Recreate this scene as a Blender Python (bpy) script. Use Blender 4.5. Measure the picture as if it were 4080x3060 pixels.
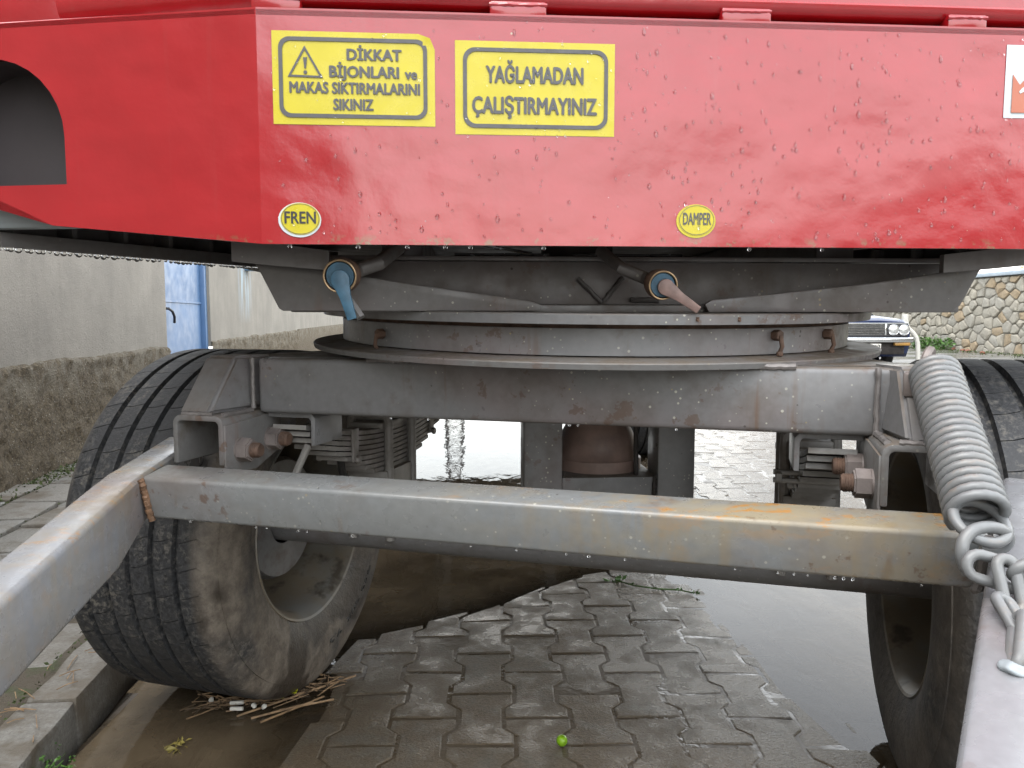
import bpy, bmesh, math, random
from math import radians, sin, cos, pi, sqrt
from mathutils import Vector, Matrix, noise, geometry
V = Vector
random.seed(7)
for o in list(bpy.data.objects): bpy.data.objects.remove(o)
sc = bpy.context.scene
COL = sc.collection

# ------------------------------------------------------------------ camera, sky, sun, exposure
CAMH, PITCH, FPX = 1.02, 5.02, 3058.0
cd = bpy.data.cameras.new('camera'); cam = bpy.data.objects.new('camera', cd); COL.objects.link(cam)
cam.location = (0, 0, CAMH); cam.rotation_euler = (radians(90 - PITCH), 0, 0)
cd.sensor_fit = 'HORIZONTAL'; cd.sensor_width = 36.0; cd.lens = 36.0 * FPX / 4080.0
cd.clip_start = 0.02; cd.clip_end = 2000
sc.camera = cam
SUN_EL, SUN_ROT = 62, 215           # degrees; rotation as in the sky texture
w = bpy.data.worlds.new('World'); sc.world = w; w.use_nodes = True
nt = w.node_tree; nt.nodes.clear()
out = nt.nodes.new('ShaderNodeOutputWorld'); bg = nt.nodes.new('ShaderNodeBackground')
sky = nt.nodes.new('ShaderNodeTexSky'); sky.sky_type = 'NISHITA'; sky.sun_disc = False
sky.sun_elevation = radians(SUN_EL); sky.sun_rotation = radians(SUN_ROT)
sky.air_density = 2.0; sky.dust_density = 1.0; sky.ozone_density = 1.0
hs = nt.nodes.new('ShaderNodeHueSaturation'); hs.inputs['Saturation'].default_value = 0.6
# thin bright overcast: an even cloud veil over the clear sky
tc = nt.nodes.new('ShaderNodeTexCoord'); nz = nt.nodes.new('ShaderNodeTexNoise'); nz.inputs['Scale'].default_value = 2.6; nz.inputs['Detail'].default_value = 5
nt.links.new(tc.outputs['Generated'], nz.inputs['Vector'])
cr_ = nt.nodes.new('ShaderNodeMapRange'); cr_.inputs[1].default_value = .3; cr_.inputs[2].default_value = .7; cr_.inputs[3].default_value = 6.2; cr_.inputs[4].default_value = 8.6
nt.links.new(nz.outputs[0], cr_.inputs[0])
cm_ = nt.nodes.new('ShaderNodeMix'); cm_.data_type = 'RGBA'; cm_.blend_type = 'MULTIPLY'; cm_.inputs[0].default_value = 1; cm_.inputs[6].default_value = (.985, 1, 1.02, 1)
nt.links.new(cr_.outputs[0], cm_.inputs[7])
veil = nt.nodes.new('ShaderNodeMix'); veil.data_type = 'RGBA'; veil.inputs[0].default_value = .68
nt.links.new(sky.outputs[0], hs.inputs['Color']); nt.links.new(hs.outputs[0], veil.inputs[6]); nt.links.new(cm_.outputs[2], veil.inputs[7]); nt.links.new(veil.outputs[2], bg.inputs[0])
bg.inputs[1].default_value = 0.15
nt.links.new(bg.outputs[0], out.inputs[0])
sl = bpy.data.lights.new('sun', 'SUN'); so = bpy.data.objects.new('sun', sl); COL.objects.link(so)
sl.energy = 0.6; sl.angle = radians(40); sl.color = (1, 0.97, 0.93)
az = radians(SUN_ROT)
sdir = V((sin(az) * cos(radians(SUN_EL)), cos(az) * cos(radians(SUN_EL)), sin(radians(SUN_EL))))
so.rotation_euler = sdir.to_track_quat('Z', 'Y').to_euler(); so.location = (0, 0, 30)
vs = sc.view_settings; vs.view_transform = 'Standard'; vs.look = 'None'; vs.gamma = 1; vs.exposure = 1.95
vs.use_curve_mapping = False
sc.cycles.max_bounces = 7; sc.cycles.diffuse_bounces = 3; sc.cycles.glossy_bounces = 3; sc.cycles.transmission_bounces = 5; sc.cycles.transparent_max_bounces = 6

# ------------------------------------------------------------------ node helpers
ALBEDO = .74                                                  # dims linked base colours so sky reflections read brighter at the higher exposure
class N:
    world = False
    def __init__(s, name):
        s.m = bpy.data.materials.new(name); s.m.use_nodes = True; s.t = s.m.node_tree; s.t.nodes.clear()
        s.o = s.n('ShaderNodeOutputMaterial')
    def n(s, ty, **k):
        x = s.t.nodes.new(ty)
        for a, b in k.items(): setattr(x, a, b)
        return x
    def set(s, sock, v):
        if isinstance(v, bpy.types.NodeSocket): s.t.links.new(v, sock)
        elif isinstance(v, (tuple, list)) and len(v) == 3 and sock.type == 'RGBA': sock.default_value = (*v, 1)
        else: sock.default_value = v
    def co(s, kind='Object', scale=(1, 1, 1), loc=(0, 0, 0), rot=(0, 0, 0)):
        a = s.n('ShaderNodeNewGeometry').outputs['Position'] if kind == 'World' or s.world else s.n('ShaderNodeTexCoord').outputs[kind]
        m = s.n('ShaderNodeMapping'); s.t.links.new(a, m.inputs[0])
        m.inputs['Scale'].default_value = scale; m.inputs['Location'].default_value = loc; m.inputs['Rotation'].default_value = rot
        return m.outputs[0]
    def noise(s, scale, detail=4, rough=.55, co=None, dist=0):
        x = s.n('ShaderNodeTexNoise'); x.inputs['Scale'].default_value = scale
        x.inputs['Detail'].default_value = min(detail, 4); x.inputs['Roughness'].default_value = rough; x.inputs['Distortion'].default_value = dist
        s.t.links.new(co or s.co(), x.inputs['Vector']); return x.outputs[0]
    def vor(s, scale, co=None, feat='F1', rnd=1):
        x = s.n('ShaderNodeTexVoronoi', feature=feat); x.inputs['Scale'].default_value = scale; x.inputs['Randomness'].default_value = rnd
        s.t.links.new(co or s.co(), x.inputs['Vector']); return x
    def math(s, op, a, b=0, clamp=False):
        x = s.n('ShaderNodeMath', operation=op, use_clamp=clamp); s.set(x.inputs[0], a); s.set(x.inputs[1], b); return x.outputs[0]
    def ramp(s, v, a, b, lo=0., hi=1.):
        x = s.n('ShaderNodeMapRange', clamp=True); s.set(x.inputs[0], v)
        for i, q in enumerate((a, b, lo, hi)): s.set(x.inputs[1 + i], q)
        return x.outputs[0]
    def mix(s, f, a, b):
        x = s.n('ShaderNodeMix', data_type='RGBA'); s.set(x.inputs[0], f); s.set(x.inputs[6], a); s.set(x.inputs[7], b); return x.outputs[2]
    def bump(s, h, strength=.3, dist=.002, nrm=None):
        x = s.n('ShaderNodeBump'); x.inputs['Strength'].default_value = strength; x.inputs['Distance'].default_value = dist
        s.set(x.inputs['Height'], h)
        if nrm: s.t.links.new(nrm, x.inputs['Normal'])
        return x.outputs[0]
    def sep(s, co):
        x = s.n('ShaderNodeSeparateXYZ'); s.t.links.new(co, x.inputs[0]); return x.outputs
    def pr(s, col, rough=.5, metal=0., nrm=None, **k):
        x = s.n('ShaderNodeBsdfPrincipled')
        if isinstance(col, bpy.types.NodeSocket):
            mx = s.n('ShaderNodeMix', data_type='RGBA', blend_type='MULTIPLY'); mx.inputs[0].default_value = 1; s.t.links.new(col, mx.inputs[6]); mx.inputs[7].default_value = (ALBEDO, ALBEDO, ALBEDO, 1); col = mx.outputs[2]
        s.set(x.inputs['Base Color'], col); s.set(x.inputs['Roughness'], rough); s.set(x.inputs['Metallic'], metal)
        if nrm: s.t.links.new(nrm, x.inputs['Normal'])
        for a, b in k.items(): s.set(x.inputs[a.replace('_', ' ')], b)
        return x.outputs[0]
    def done(s, sh): s.t.links.new(sh, s.o.inputs[0]); return s.m
    def objrnd(s): return s.n('ShaderNodeObjectInfo').outputs['Random']

M = {}
def plain(name, col, rough=.5, metal=0., var=.25, scale=12, bump=.15, **k):
    n = N(name); a = n.noise(scale, 6)
    c = n.mix(n.ramp(a, .3, .7), tuple(x * (1 - var) for x in col), tuple(min(1, x * (1 + var)) for x in col))
    r = n.ramp(n.noise(scale * 3, 3), .3, .7, max(.02, rough - .1), min(1, rough + .12))
    M[name] = n.done(n.pr(c, r, metal, n.bump(n.noise(scale * 20, 3), bump, .001), **k)); return M[name]

def grey_paint(name, base=(.205, .202, .202), dirt=.5, rust=.3, specks=.5, yellow=0., pink=.3, rough=.36, dust=.75, ys=(-.12, .14)):
    n = N(name); co = n.co()
    big = n.noise(3.1, 3, .6); mid = n.noise(13, 4, .65); fine = n.noise(70, 2)
    c = n.mix(n.ramp(fine, .3, .7), tuple(x * .93 for x in base), tuple(x * 1.07 for x in base))
    c = n.mix(n.math('MULTIPLY', n.ramp(big, .5, .68), pink), c, (.235, .175, .17))
    d = n.math('MULTIPLY', n.ramp(n.math('ADD', n.math('MULTIPLY', mid, .6), n.math('MULTIPLY', big, .4)), .5, .64), dirt)
    c = n.mix(d, c, (.115, .095, .075))
    # run-down streaks
    st = n.noise(1.0, 5, .6, n.co(scale=(34, 34, 2.2)))
    c = n.mix(n.math('MULTIPLY', n.math('MULTIPLY', n.ramp(st, .60, .70), n.ramp(big, .42, .58)), rust), c, (.145, .075, .035))
    if yellow:
        p = n.sep(n.co())
        up2 = n.sep(n.n('ShaderNodeNewGeometry').outputs['Normal'])[2]
        ymask = n.math('MULTIPLY', n.ramp(p[0], ys[0], ys[1], .12 if ys[1] > 0 else 0, 1), n.ramp(n.noise(8, 4, .7, n.co(scale=(.5, 1, 1.2))), .40, .62))
        ymask = n.math('MULTIPLY', ymask, n.ramp(up2, -.05, .6, .55, 1))
        drp = n.ramp(n.noise(1, 3, .6, n.co(scale=(30, 30, 3))), .50, .64)
        edge = n.math('MULTIPLY', n.ramp(n.noise(30, 4, .75, n.co(scale=(.4, 1, 1))), .54, .60), n.ramp(up2, .15, .5, .25, 1))
        c = n.mix(n.math('MULTIPLY', n.math('MULTIPLY', drp, n.ramp(p[0], *ys)), yellow * .45), c, (.30, .21, .10))
        c = n.mix(n.math('MULTIPLY', ymask, yellow), c, (.34, .275, .16))
        c = n.mix(n.math('MULTIPLY', n.math('MULTIPLY', n.ramp(ymask, .1, .5), edge), min(1, yellow * 1.3)), c, (.42, .20, .045))
    if dust:
        up = n.sep(n.n('ShaderNodeNewGeometry').outputs['Normal'])[2]
        c = n.mix(n.math('MULTIPLY', n.math('MULTIPLY', n.ramp(up, .5, .95), n.ramp(mid, .28, .55)), dust), c, (.165, .125, .088))
    hard = n.math('MULTIPLY', n.ramp(n.noise(21, 4, .7, n.co(loc=(2, 7, 4))), .60, .635), n.ramp(big, .46, .56))
    c = n.mix(n.math('MULTIPLY', hard, rust), c, (.12, .062, .032))
    # paint / mud spatter
    CL = n.ramp(n.noise(4.3, 2, .5, n.co(loc=(5, 3, 1))), .42, .60)
    for sc_, th, keep, colr, amt in ((80, .20, .30, (.55, .53, .44), specks), (46, .11, .72, (.48, .36, .14), specks * .7), (52, .13, .74, (.045, .03, .024), .9)):
        v = n.vor(sc_, n.co(loc=(sc_, 0, sc_ * .37)))
        rn = n.sep(v.outputs['Color'])
        dot = n.math('MULTIPLY', n.math('LESS_THAN', v.outputs['Distance'], n.math('MULTIPLY', rn[1], th)), n.math('GREATER_THAN', rn[0], keep))
        clus = CL
        c = n.mix(n.math('MULTIPLY', n.math('MULTIPLY', dot, clus), amt), c, colr)
    r = n.math('ADD', n.ramp(mid, .3, .7, rough - .1, rough + .14), n.math('MULTIPLY', d, .3))
    b = n.bump(n.noise(40, 3, .6), .16, .0015)
    M[name] = n.done(n.pr(c, r, 0, b)); return M[name]

grey_paint('grey_paint')
grey_paint('beam_paint', specks=.85, rust=.55, dirt=.5, pink=.5)
grey_paint('bar_paint', base=(.215, .222, .222), yellow=.72, rust=.6, dirt=.4, specks=.5, rough=.28, dust=.08)
grey_paint('arm_paint', base=(.262, .266, .280), rust=.3, dirt=.3, specks=.15, pink=.7, rough=.25, dust=.05, yellow=.38, ys=(-.52, -.56))
grey_paint('under_paint', base=(.155, .145, .14), dirt=.6, rust=.3, specks=.6, rough=.42)
grey_paint('dusty_paint', base=(.17, .165, .16), dirt=1.0, rust=.6, specks=.25, rough=.5, pink=.6)
grey_paint('spring_paint', base=(.20, .208, .214), yellow=.08, rust=0, dirt=.2, specks=.1, pink=.05, rough=.33, dust=0)
grey_paint('leaf_paint', base=(.27, .255, .235), dirt=.6, rust=.25, specks=.1, rough=.5, pink=.2)
plain('rust', (.125, .072, .048), .75, 0, .5, 30, .5)
plain('bolt_rust', (.225, .19, .175), .5, .1, .3, 25, .4)
plain('weld', (.22, .20, .19), .45, .25, .3, 40, .6)
plain('weld_dark', (.085, .075, .07), .4, .1, .3, 40, .6)
plain('weld_rust', (.20, .11, .06), .6, .1, .45, 40, .6)
plain('dark_steel', (.045, .038, .035), .55, .3, .3, 15)
plain('floor_steel', (.10, .085, .08), .6, 0, .3, 6)
plain('bright_rod', (.62, .64, .66), .18, .9, .1, 20, .02)
plain('blue_cap', (.035, .10, .155), .45, 0, .3, 60, .25)
plain('brown_cap', (.20, .125, .105), .5, 0, .3, 60, .25)
plain('brass', (.42, .29, .17), .35, .8, .3, 60, .2)
plain('dome_primer', (.36, .245, .205), .5, 0, .45, 9, .3)
plain('recess_grey', (.055, .046, .048), .55, 0, .12, 5, .1)
plain('pale_grey', (.36, .40, .42), .4, 0, .06, 5, .1)
plain('sticker_white', (.62, .66, .68), .25, 0, .03, 8, .03)
plain('sticker_yellow', (.60, .50, .012), .3, 0, .05, 14, .05)
plain('sticker_ink', (.085, .082, .085), .4, 0, .12, 60, .05)
plain('ink_black', (.03, .028, .028), .4, 0, .12, 60, .05)
plain('sticker_orange', (.52, .155, .085), .35, 0, .05, 14, .05)
plain('rubber_letter', (.035, .032, .029), .7, 0, .25, 60, .2)
plain('door_blue', (.115, .225, .42), .42, 0, .10, 3, .08)
plain('meter_blue', (.22, .40, .62), .45, 0, .15, 9, .08)
plain('handle_black', (.02, .02, .024), .4)
plain('car_blue', (.018, .03, .085), .16, 0, .15, 3, .02)
plain('car_mauve', (.16, .105, .105), .3, 0, .12, 3, .02)
plain('grille', (.05, .05, .052), .4, .2, .2, 30)
plain('chrome', (.72, .72, .72), .12, 1.0, .08, 12, .02)
plain('lens', (.62, .62, .60), .16, .55, .08, 30, .05)
plain('signal', (.36, .19, .04), .25, 0, .15, 20)
plain('car_glass', (.02, .025, .03), .05, 0, .1, 5, .01)
plain('tyre_black', (.018, .017, .016), .75, 0, .3, 25)
plain('white_plastic', (.66, .64, .58), .45, 0, .08, 10)
plain('straw', (.30, .19, .10), .7, 0, .45, 40, .3)
plain('twig', (.10, .065, .035), .8, 0, .5, 40, .3)
plain('paper_white', (.72, .69, .62), .7, 0, .12, 50, .3)
plain('wrapper', (.62, .62, .03), .3, 0, .2, 40, .2)
plain('fruit', (.22, .42, .015), .28, 0, .15, 40, .05)
plain('fallen', (.20, .075, .04), .6, 0, .4, 40, .3)
plain('leaf_green', (.07, .16, .025), .5, 0, .45, 9, .1)
plain('leaf_yellow', (.33, .27, .06), .55, 0, .4, 9, .1)
plain('petal', (.55, .32, .05), .6, 0, .4, 30, .1)
plain('yellow_wall', (.62, .46, .20), .8, 0, .06, 2, .2)
plain('coping', (.34, .40, .45), .6, 0, .15, 4, .3)
plain('mast', (.10, .10, .105), .6, .2, .2, 4)

# red enamel: thin wavy plate with orange peel and old dirt
n = N('red_paint')
c = n.mix(n.ramp(n.noise(5, 6, .6), .35, .7), (.37, .008, .013), (.41, .011, .017))
chips = n.vor(38, n.co()); rn = n.sep(chips.outputs['Color'])
chip = n.math('MULTIPLY', n.math('LESS_THAN', chips.outputs['Distance'], n.math('MULTIPLY', rn[1], .08)), n.math('GREATER_THAN', rn[0], .93))
c = n.mix(chip, c, (.50, .36, .25))
gr = n.math('MULTIPLY', n.ramp(n.noise(1, 6, .6, n.co(scale=(30, 30, 1.6))), .6, .8), .16)
c = n.mix(gr, c, (.30, .10, .085))
p = n.sep(n.co())
low = n.math('MULTIPLY', n.ramp(p[2], 1.147, 1.132), n.ramp(n.noise(38, 6, .7), .54, .62))
c = n.mix(low, c, (.22, .12, .06))
dent = n.noise(6.5, 2.5, .45, n.co(scale=(1, 1, 1.2)))
b = n.bump(dent, .55, .02)
b = n.bump(n.noise(150, 2, .5), .10, .002, b)
M['red_paint'] = n.done(n.pr(c, n.ramp(n.noise(9, 5), .3, .7, .17, .27), 0, b, Coat_Weight=.66, Coat_Roughness=.07, Coat_IOR=1.5))

# tyre rubber, muddy. UV: u = around, v = across
n = N('tyre_rubber'); uv = n.co('UV'); s = n.sep(uv)
pr_ = n.math('PINGPONG', n.math('MULTIPLY', s[1], 1), .0325)
ph = n.math('FRACT', n.math('ADD', n.math('MULTIPLY', s[0], 62), n.math('MULTIPLY', pr_, 11)))
sipe = n.math('MULTIPLY', n.math('LESS_THAN', ph, .045), n.math('LESS_THAN', n.math('ABSOLUTE', s[1]), .172))
oc = n.co()
fine = n.noise(120, 5, .7); big = n.noise(5.5, 6, .65)
c = n.mix(n.ramp(fine, .35, .7), (.016, .0165, .018), (.055, .056, .06))
c = n.mix(n.math('MULTIPLY', n.ramp(n.noise(60, 8, .8), .50, .66), n.ramp(big, .38, .62)), c, (.17, .155, .13))
side = n.ramp(s[1], .155, .19)
sideo = n.ramp(s[1], -.17, -.2)
sm = n.math('MULTIPLY', n.math('ADD', side, n.math('MULTIPLY', sideo, .5)), n.ramp(n.noise(5, 4, .6), .30, .52))
c = n.mix(n.math('MULTIPLY', sm, .92), c, n.mix(n.ramp(n.noise(26, 4, .75), .38, .66), (.13, .105, .08), (.25, .21, .165)))
wetm = n.math('MULTIPLY', side, n.ramp(n.noise(3.4, 3, .5, n.co(loc=(4, 2, 9))), .56, .60))
c = n.mix(n.math('MULTIPLY', wetm, .75), c, (.035, .027, .02))
r = n.math('SUBTRACT', n.ramp(fine, .3, .7, .55, .8), n.math('MULTIPLY', wetm, .3))
b = n.bump(fine, .4, .003)
b = n.bump(n.noise(45, 3, .7), .5, .005, b)
M['tyre_rubber'] = n.done(n.pr(c, r, 0, b))

n = N('rim_paint')
c = n.mix(n.ramp(n.noise(5, 6, .65), .36, .56), (.21, .205, .19), (.21, .172, .122))
c = n.mix(n.ramp(n.noise(8, 5, .6, n.co(loc=(3, 3, 3))), .58, .66), c, (.085, .07, .052))
M['rim_paint'] = n.done(n.pr(c, .5, .1, n.bump(n.noise(60, 4), .2, .001)))

# wet concrete paver
n = N('paver'); n.world = True; rnd = n.objrnd()
fine = n.noise(170, 4, .7); mid = n.noise(16, 6, .65); big = n.noise(2.6, 5, .6)
c = n.mix(n.ramp(fine, .3, .7), (.065, .056, .042), (.185, .160, .122))
c = n.mix(n.math('MULTIPLY', n.ramp(n.math('ADD', n.math('MULTIPLY', mid, .5), n.math('MULTIPLY', big, .5)), .38, .50), .92), c, n.mix(n.ramp(fine, .3, .7), (.078, .056, .033), (.165, .122, .076)))
c = n.mix(n.math('MULTIPLY', rnd, .3), c, (.12, .105, .08))
wet = n.ramp(n.math('ADD', n.math('ADD', n.math('MULTIPLY', n.noise(9, 6, .7), .6), n.math('MULTIPLY', n.ramp(n.sep(n.co())[0], .25, .75), .12)), n.math('MULTIPLY', big, .4)), .46, .60)
r = n.ramp(wet, 0, 1, .55, .14)
b = n.bump(n.noise(150, 3, .75), .9, .004); b = n.bump(n.noise(11, 2), .18, .006, b)
M['paver'] = n.done(n.pr(c, r, 0, b, Specular_IOR_Level=.36))

n = N('bedding')
c = n.mix(n.ramp(n.noise(14, 6), .35, .65), (.045, .034, .023), (.09, .072, .05))
c = n.mix(.6, c, (.115, .086, .055))
M['bedding'] = n.done(n.pr(c, n.ramp(n.noise(4, 5), .4, .6, .15, .5), 0, n.bump(n.noise(50, 5), .5, .006)))

# far road: paver joints are under a pixel or two
n = N('far_road')
c = n.mix(n.ramp(n.noise(3, 6), .35, .65), (.13, .128, .115), (.22, .21, .19))
br = n.n('ShaderNodeTexBrick'); n.t.links.new(n.co(scale=(4, 4, 4), rot=(0, 0, radians(91))), br.inputs['Vector'])
br.inputs['Color1'].default_value = (1, 1, 1, 1); br.inputs['Color2'].default_value = (.85, .85, .85, 1); br.inputs['Mortar'].default_value = (.45, .45, .4, 1)
br.inputs['Mortar Size'].default_value = .03
mm = n.n('ShaderNodeMix', data_type='RGBA', blend_type='MULTIPLY'); mm.inputs[0].default_value = .6
n.t.links.new(c, mm.inputs[6]); n.t.links.new(br.outputs[0], mm.inputs[7])
M['far_road'] = n.done(n.pr(mm.outputs[2], n.ramp(n.noise(1.2, 5), .42, .58, .16, .5), 0, n.bump(n.noise(40, 5), .35, .006)))

# muddy puddle water: clear where thin, silty where deep (depth stored on the mesh)
n = N('puddle_water')
at = n.n('ShaderNodeAttribute', attribute_name='depth').outputs['Fac']
silt = n.mix(n.ramp(n.noise(3.2, 6, .6, None, .6), .38, .66), (.112, .085, .054), (.066, .049, .031))
dens = n.math('MULTIPLY', n.ramp(at, 0, .012, .12, .93), n.ramp(n.noise(6, 6, .6, None, .5), .3, .6, .65, 1))
rip = n.bump(n.noise(9, 3, .5, n.co(scale=(1, .45, 1)), .8), n and .10, .012)
rip = n.bump(n.noise(34, 2, .5, n.co(scale=(1, .5, 1))), .03, .006, rip)
df = n.n('ShaderNodeBsdfDiffuse'); n.set(df.inputs[0], silt)
tr = n.n('ShaderNodeBsdfTransparent'); tr.inputs[0].default_value = (.86, .82, .74, 1)
m1 = n.n('ShaderNodeMixShader'); n.set(m1.inputs[0], dens); n.t.links.new(tr.outputs[0], m1.inputs[1]); n.t.links.new(df.outputs[0], m1.inputs[2])
gl = n.n('ShaderNodeBsdfGlossy'); gl.inputs['Roughness'].default_value = .015; n.t.links.new(rip, gl.inputs['Normal'])
fr = n.n('ShaderNodeFresnel'); fr.inputs[0].default_value = 1.333; n.t.links.new(rip, fr.inputs['Normal'])
m2 = n.n('ShaderNodeMixShader'); n.t.links.new(fr.outputs[0], m2.inputs[0]); n.t.links.new(m1.outputs[0], m2.inputs[1]); n.t.links.new(gl.outputs[0], m2.inputs[2])
M['puddle_water'] = n.done(m2.outputs[0])

n = N('drop_water')
M['drop_water'] = n.done(n.pr((1, 1, 1), .02, 0, None, Transmission_Weight=1.0, IOR=1.33))

n = N('plaster')
c = n.mix(n.ramp(n.noise(2.2, 6, .6), .35, .66), (.32, .295, .25), (.42, .385, .325))
c = n.mix(n.ramp(n.noise(140, 4, .7), .35, .7), n.mix(.35, c, (.22, .205, .185)), c)
c = n.mix(n.math('MULTIPLY', n.ramp(n.noise(1, 5, .6, n.co(scale=(9, 9, .8))), .5, .72), .4), c, (.26, .235, .20))
p = n.sep(n.co())
runm = n.math('MULTIPLY', n.math('MULTIPLY', n.ramp(p[1], 10.25, 10.45), n.ramp(p[1], 11.3, 10.9)), n.ramp(n.noise(1, 4, .6, n.co(scale=(7, 7, .9))), .40, .56))
c = n.mix(n.math('MULTIPLY', runm, n.ramp(p[2], .92, 1.4)), c, (.46, .56, .62))
M['plaster'] = n.done(n.pr(c, .85, 0, n.bump(n.noise(90, 5, .7), .9, .006, n.bump(n.noise(22, 4), .4, .01))))
n = N('roughcast')
c = n.mix(n.ramp(n.noise(45, 6, .7), .35, .68), (.095, .070, .041), (.28, .222, .14))
p = n.sep(n.co())
up = n.math('MULTIPLY', n.ramp(p[2], .42, .72), n.ramp(n.noise(7, 6, .7), .42, .58))
c = n.mix(up, c, (.30, .265, .20))
v = n.vor(70); rn = n.sep(v.outputs['Color'])
dot = n.math('MULTIPLY', n.math('LESS_THAN', v.outputs['Distance'], .28), n.math('GREATER_THAN', rn[0], .86))
c = n.mix(n.math('MULTIPLY', dot, .8), c, (.50, .46, .38))
M['roughcast'] = n.done(n.pr(c, .9, 0, n.bump(n.noise(60, 4, .75), 1.0, .035)))

n = N('slab'); rnd = n.objrnd()
c = n.mix(n.ramp(n.noise(110, 4, .7), .35, .7), (.15, .145, .13), (.33, .325, .30))
c = n.mix(n.ramp(n.noise(5, 6, .65), .48, .60), c, (.105, .085, .06))
c = n.mix(n.math('MULTIPLY', rnd, .4), c, (.20, .17, .13))
M['slab'] = n.done(n.pr(c, .6, 0, n.bump(n.noise(80, 5, .7), .7, .006)))
n = N('mud_moss')
c = n.mix(n.ramp(n.noise(7, 6, .65), .56, .68), (.095, .075, .05), (.05, .07, .018))
M['mud_moss'] = n.done(n.pr(c, .8, 0, n.bump(n.noise(60, 6, .7), .9, .012)))
n = N('stone'); rnd = n.objrnd()
a = n.mix(rnd, (.33, .315, .27), (.41, .375, .30))
a = n.mix(n.math('GREATER_THAN', rnd, .86), a, (.36, .275, .17))
c = n.mix(n.ramp(n.noise(9, 7, .65), .35, .68), n.mix(.4, a, (.22, .19, .15)), a)
M['stone'] = n.done(n.pr(c, .85, 0, n.bump(n.noise(22, 7, .7), .8, .02)))
n = N('mortar')
c = n.mix(n.ramp(n.noise(6, 6), .35, .65), (.17, .155, .125), (.27, .25, .205))
M['mortar'] = n.done(n.pr(c, .9, 0, n.bump(n.noise(40, 6, .7), .8, .02)))
plain('house_render', (.42, .37, .30), .85, 0, .1, 1.2, .3)
plain('moss', (.075, .10, .03), .9, 0, .5, 12, .6)

# ------------------------------------------------------------------ mesh helpers (all vertices in world metres)
I4 = Matrix.Identity(4)
def link(o):
    COL.objects.link(o); return o
def obj(name, bm, mat, parent=None, smooth=35, **props):
    me = bpy.data.meshes.new(name)
    if isinstance(bm, bmesh.types.BMesh):
        bmesh.ops.recalc_face_normals(bm, faces=bm.faces[:]); bm.to_mesh(me); bm.free()
    if smooth:
        for p in me.polygons: p.use_smooth = True
        me.set_sharp_from_angle(angle=radians(smooth))
    me.materials.append(M[mat]); o = link(bpy.data.objects.new(name, me))
    if parent: put(o, parent)
    for k, v in props.items(): o[k] = v
    return o
def put(o, parent):
    o.parent = parent
    if parent.type == 'EMPTY': o.matrix_parent_inverse = Matrix.Translation(parent.location).inverted()
def thing(name, label, cat, loc, group=None):
    o = link(bpy.data.objects.new(name, None)); o.location = loc; o.empty_display_size = .1
    o['label'] = label; o['category'] = cat
    if group: o['group'] = group
    return o
def merge(bm, t, Mx):
    bmesh.ops.transform(t, matrix=Mx, verts=t.verts[:])
    me = bpy.data.meshes.new('t'); t.to_mesh(me); t.free(); bm.from_mesh(me); bpy.data.meshes.remove(me)
def box(bm, lo, hi, Mx=I4, bev=.0, seg=2):
    t = bmesh.new(); bmesh.ops.create_cube(t, size=1)
    for v in t.verts: v.co = V([(lo[i] + hi[i]) / 2 + v.co[i] * (hi[i] - lo[i]) for i in range(3)])
    if bev: bmesh.ops.bevel(t, geom=t.edges[:], offset=bev, segments=seg, affect='EDGES', profile=.5)
    merge(bm, t, Mx)
def prism(bm, poly, t0, t1, Mx=I4, plane='xz', bev=0, holes=()):
    t = bmesh.new()
    def pt(a, b, c): return {'xz': (a, c, b), 'xy': (a, b, c), 'yz': (c, a, b)}[plane]
    loops = [list(poly)] + [list(h) for h in holes]
    flat = [p for l in loops for p in l]
    lo = [t.verts.new(pt(p[0], p[1], t0)) for p in flat]; hi = [t.verts.new(pt(p[0], p[1], t1)) for p in flat]
    if not holes:
        t.faces.new(lo[::-1]); t.faces.new(hi)
    else:
        for tri in geometry.tessellate_polygon([[V((p[0], p[1], 0)) for p in l] for l in loops]):
            t.faces.new([lo[i] for i in tri[::-1]]); t.faces.new([hi[i] for i in tri])
    k = 0
    for l in loops:
        m = len(l)
        for i in range(m):
            a, b = k + i, k + (i + 1) % m
            t.faces.new((lo[a], lo[b], hi[b], hi[a]))
        k += m
    bmesh.ops.recalc_face_normals(t, faces=t.faces[:])
    if bev:
        es = [e for e in t.edges if len(e.link_faces) == 2 and e.calc_face_angle(0) > radians(30)]
        bmesh.ops.bevel(t, geom=es, offset=bev, segments=2, affect='EDGES', profile=.5)
    merge(bm, t, Mx)
def tube(bm, pts, r, n=10, closed=False, cap=True):
    pts = [V(p) for p in pts]; m = len(pts); rr = r if isinstance(r, (list, tuple)) else [r] * m
    tan = []
    for i in range(m):
        a = pts[(i - 1) % m] if closed or i > 0 else pts[i]; b = pts[(i + 1) % m] if closed or i < m - 1 else pts[i]
        tan.append((b - a).normalized())
    u = tan[0].orthogonal().normalized(); rings = []
    for i in range(m):
        u = (u - tan[i] * u.dot(tan[i])).normalized(); w_ = tan[i].cross(u)
        rings.append([bm.verts.new(pts[i] + (u * cos(2 * pi * k / n) + w_ * sin(2 * pi * k / n)) * rr[i]) for k in range(n)])
    for i in range(m if closed else m - 1):
        A, B = rings[i], rings[(i + 1) % m]; off = 0
        if closed and i == m - 1:
            off = min(range(n), key=lambda q: (A[0].co - B[q].co).length)
        for k in range(n):
            bm.faces.new((A[k], A[(k + 1) % n], B[(k + 1 + off) % n], B[(k + off) % n]))
    if cap and not closed:
        bm.faces.new(rings[0][::-1]); bm.faces.new(rings[-1])
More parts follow.
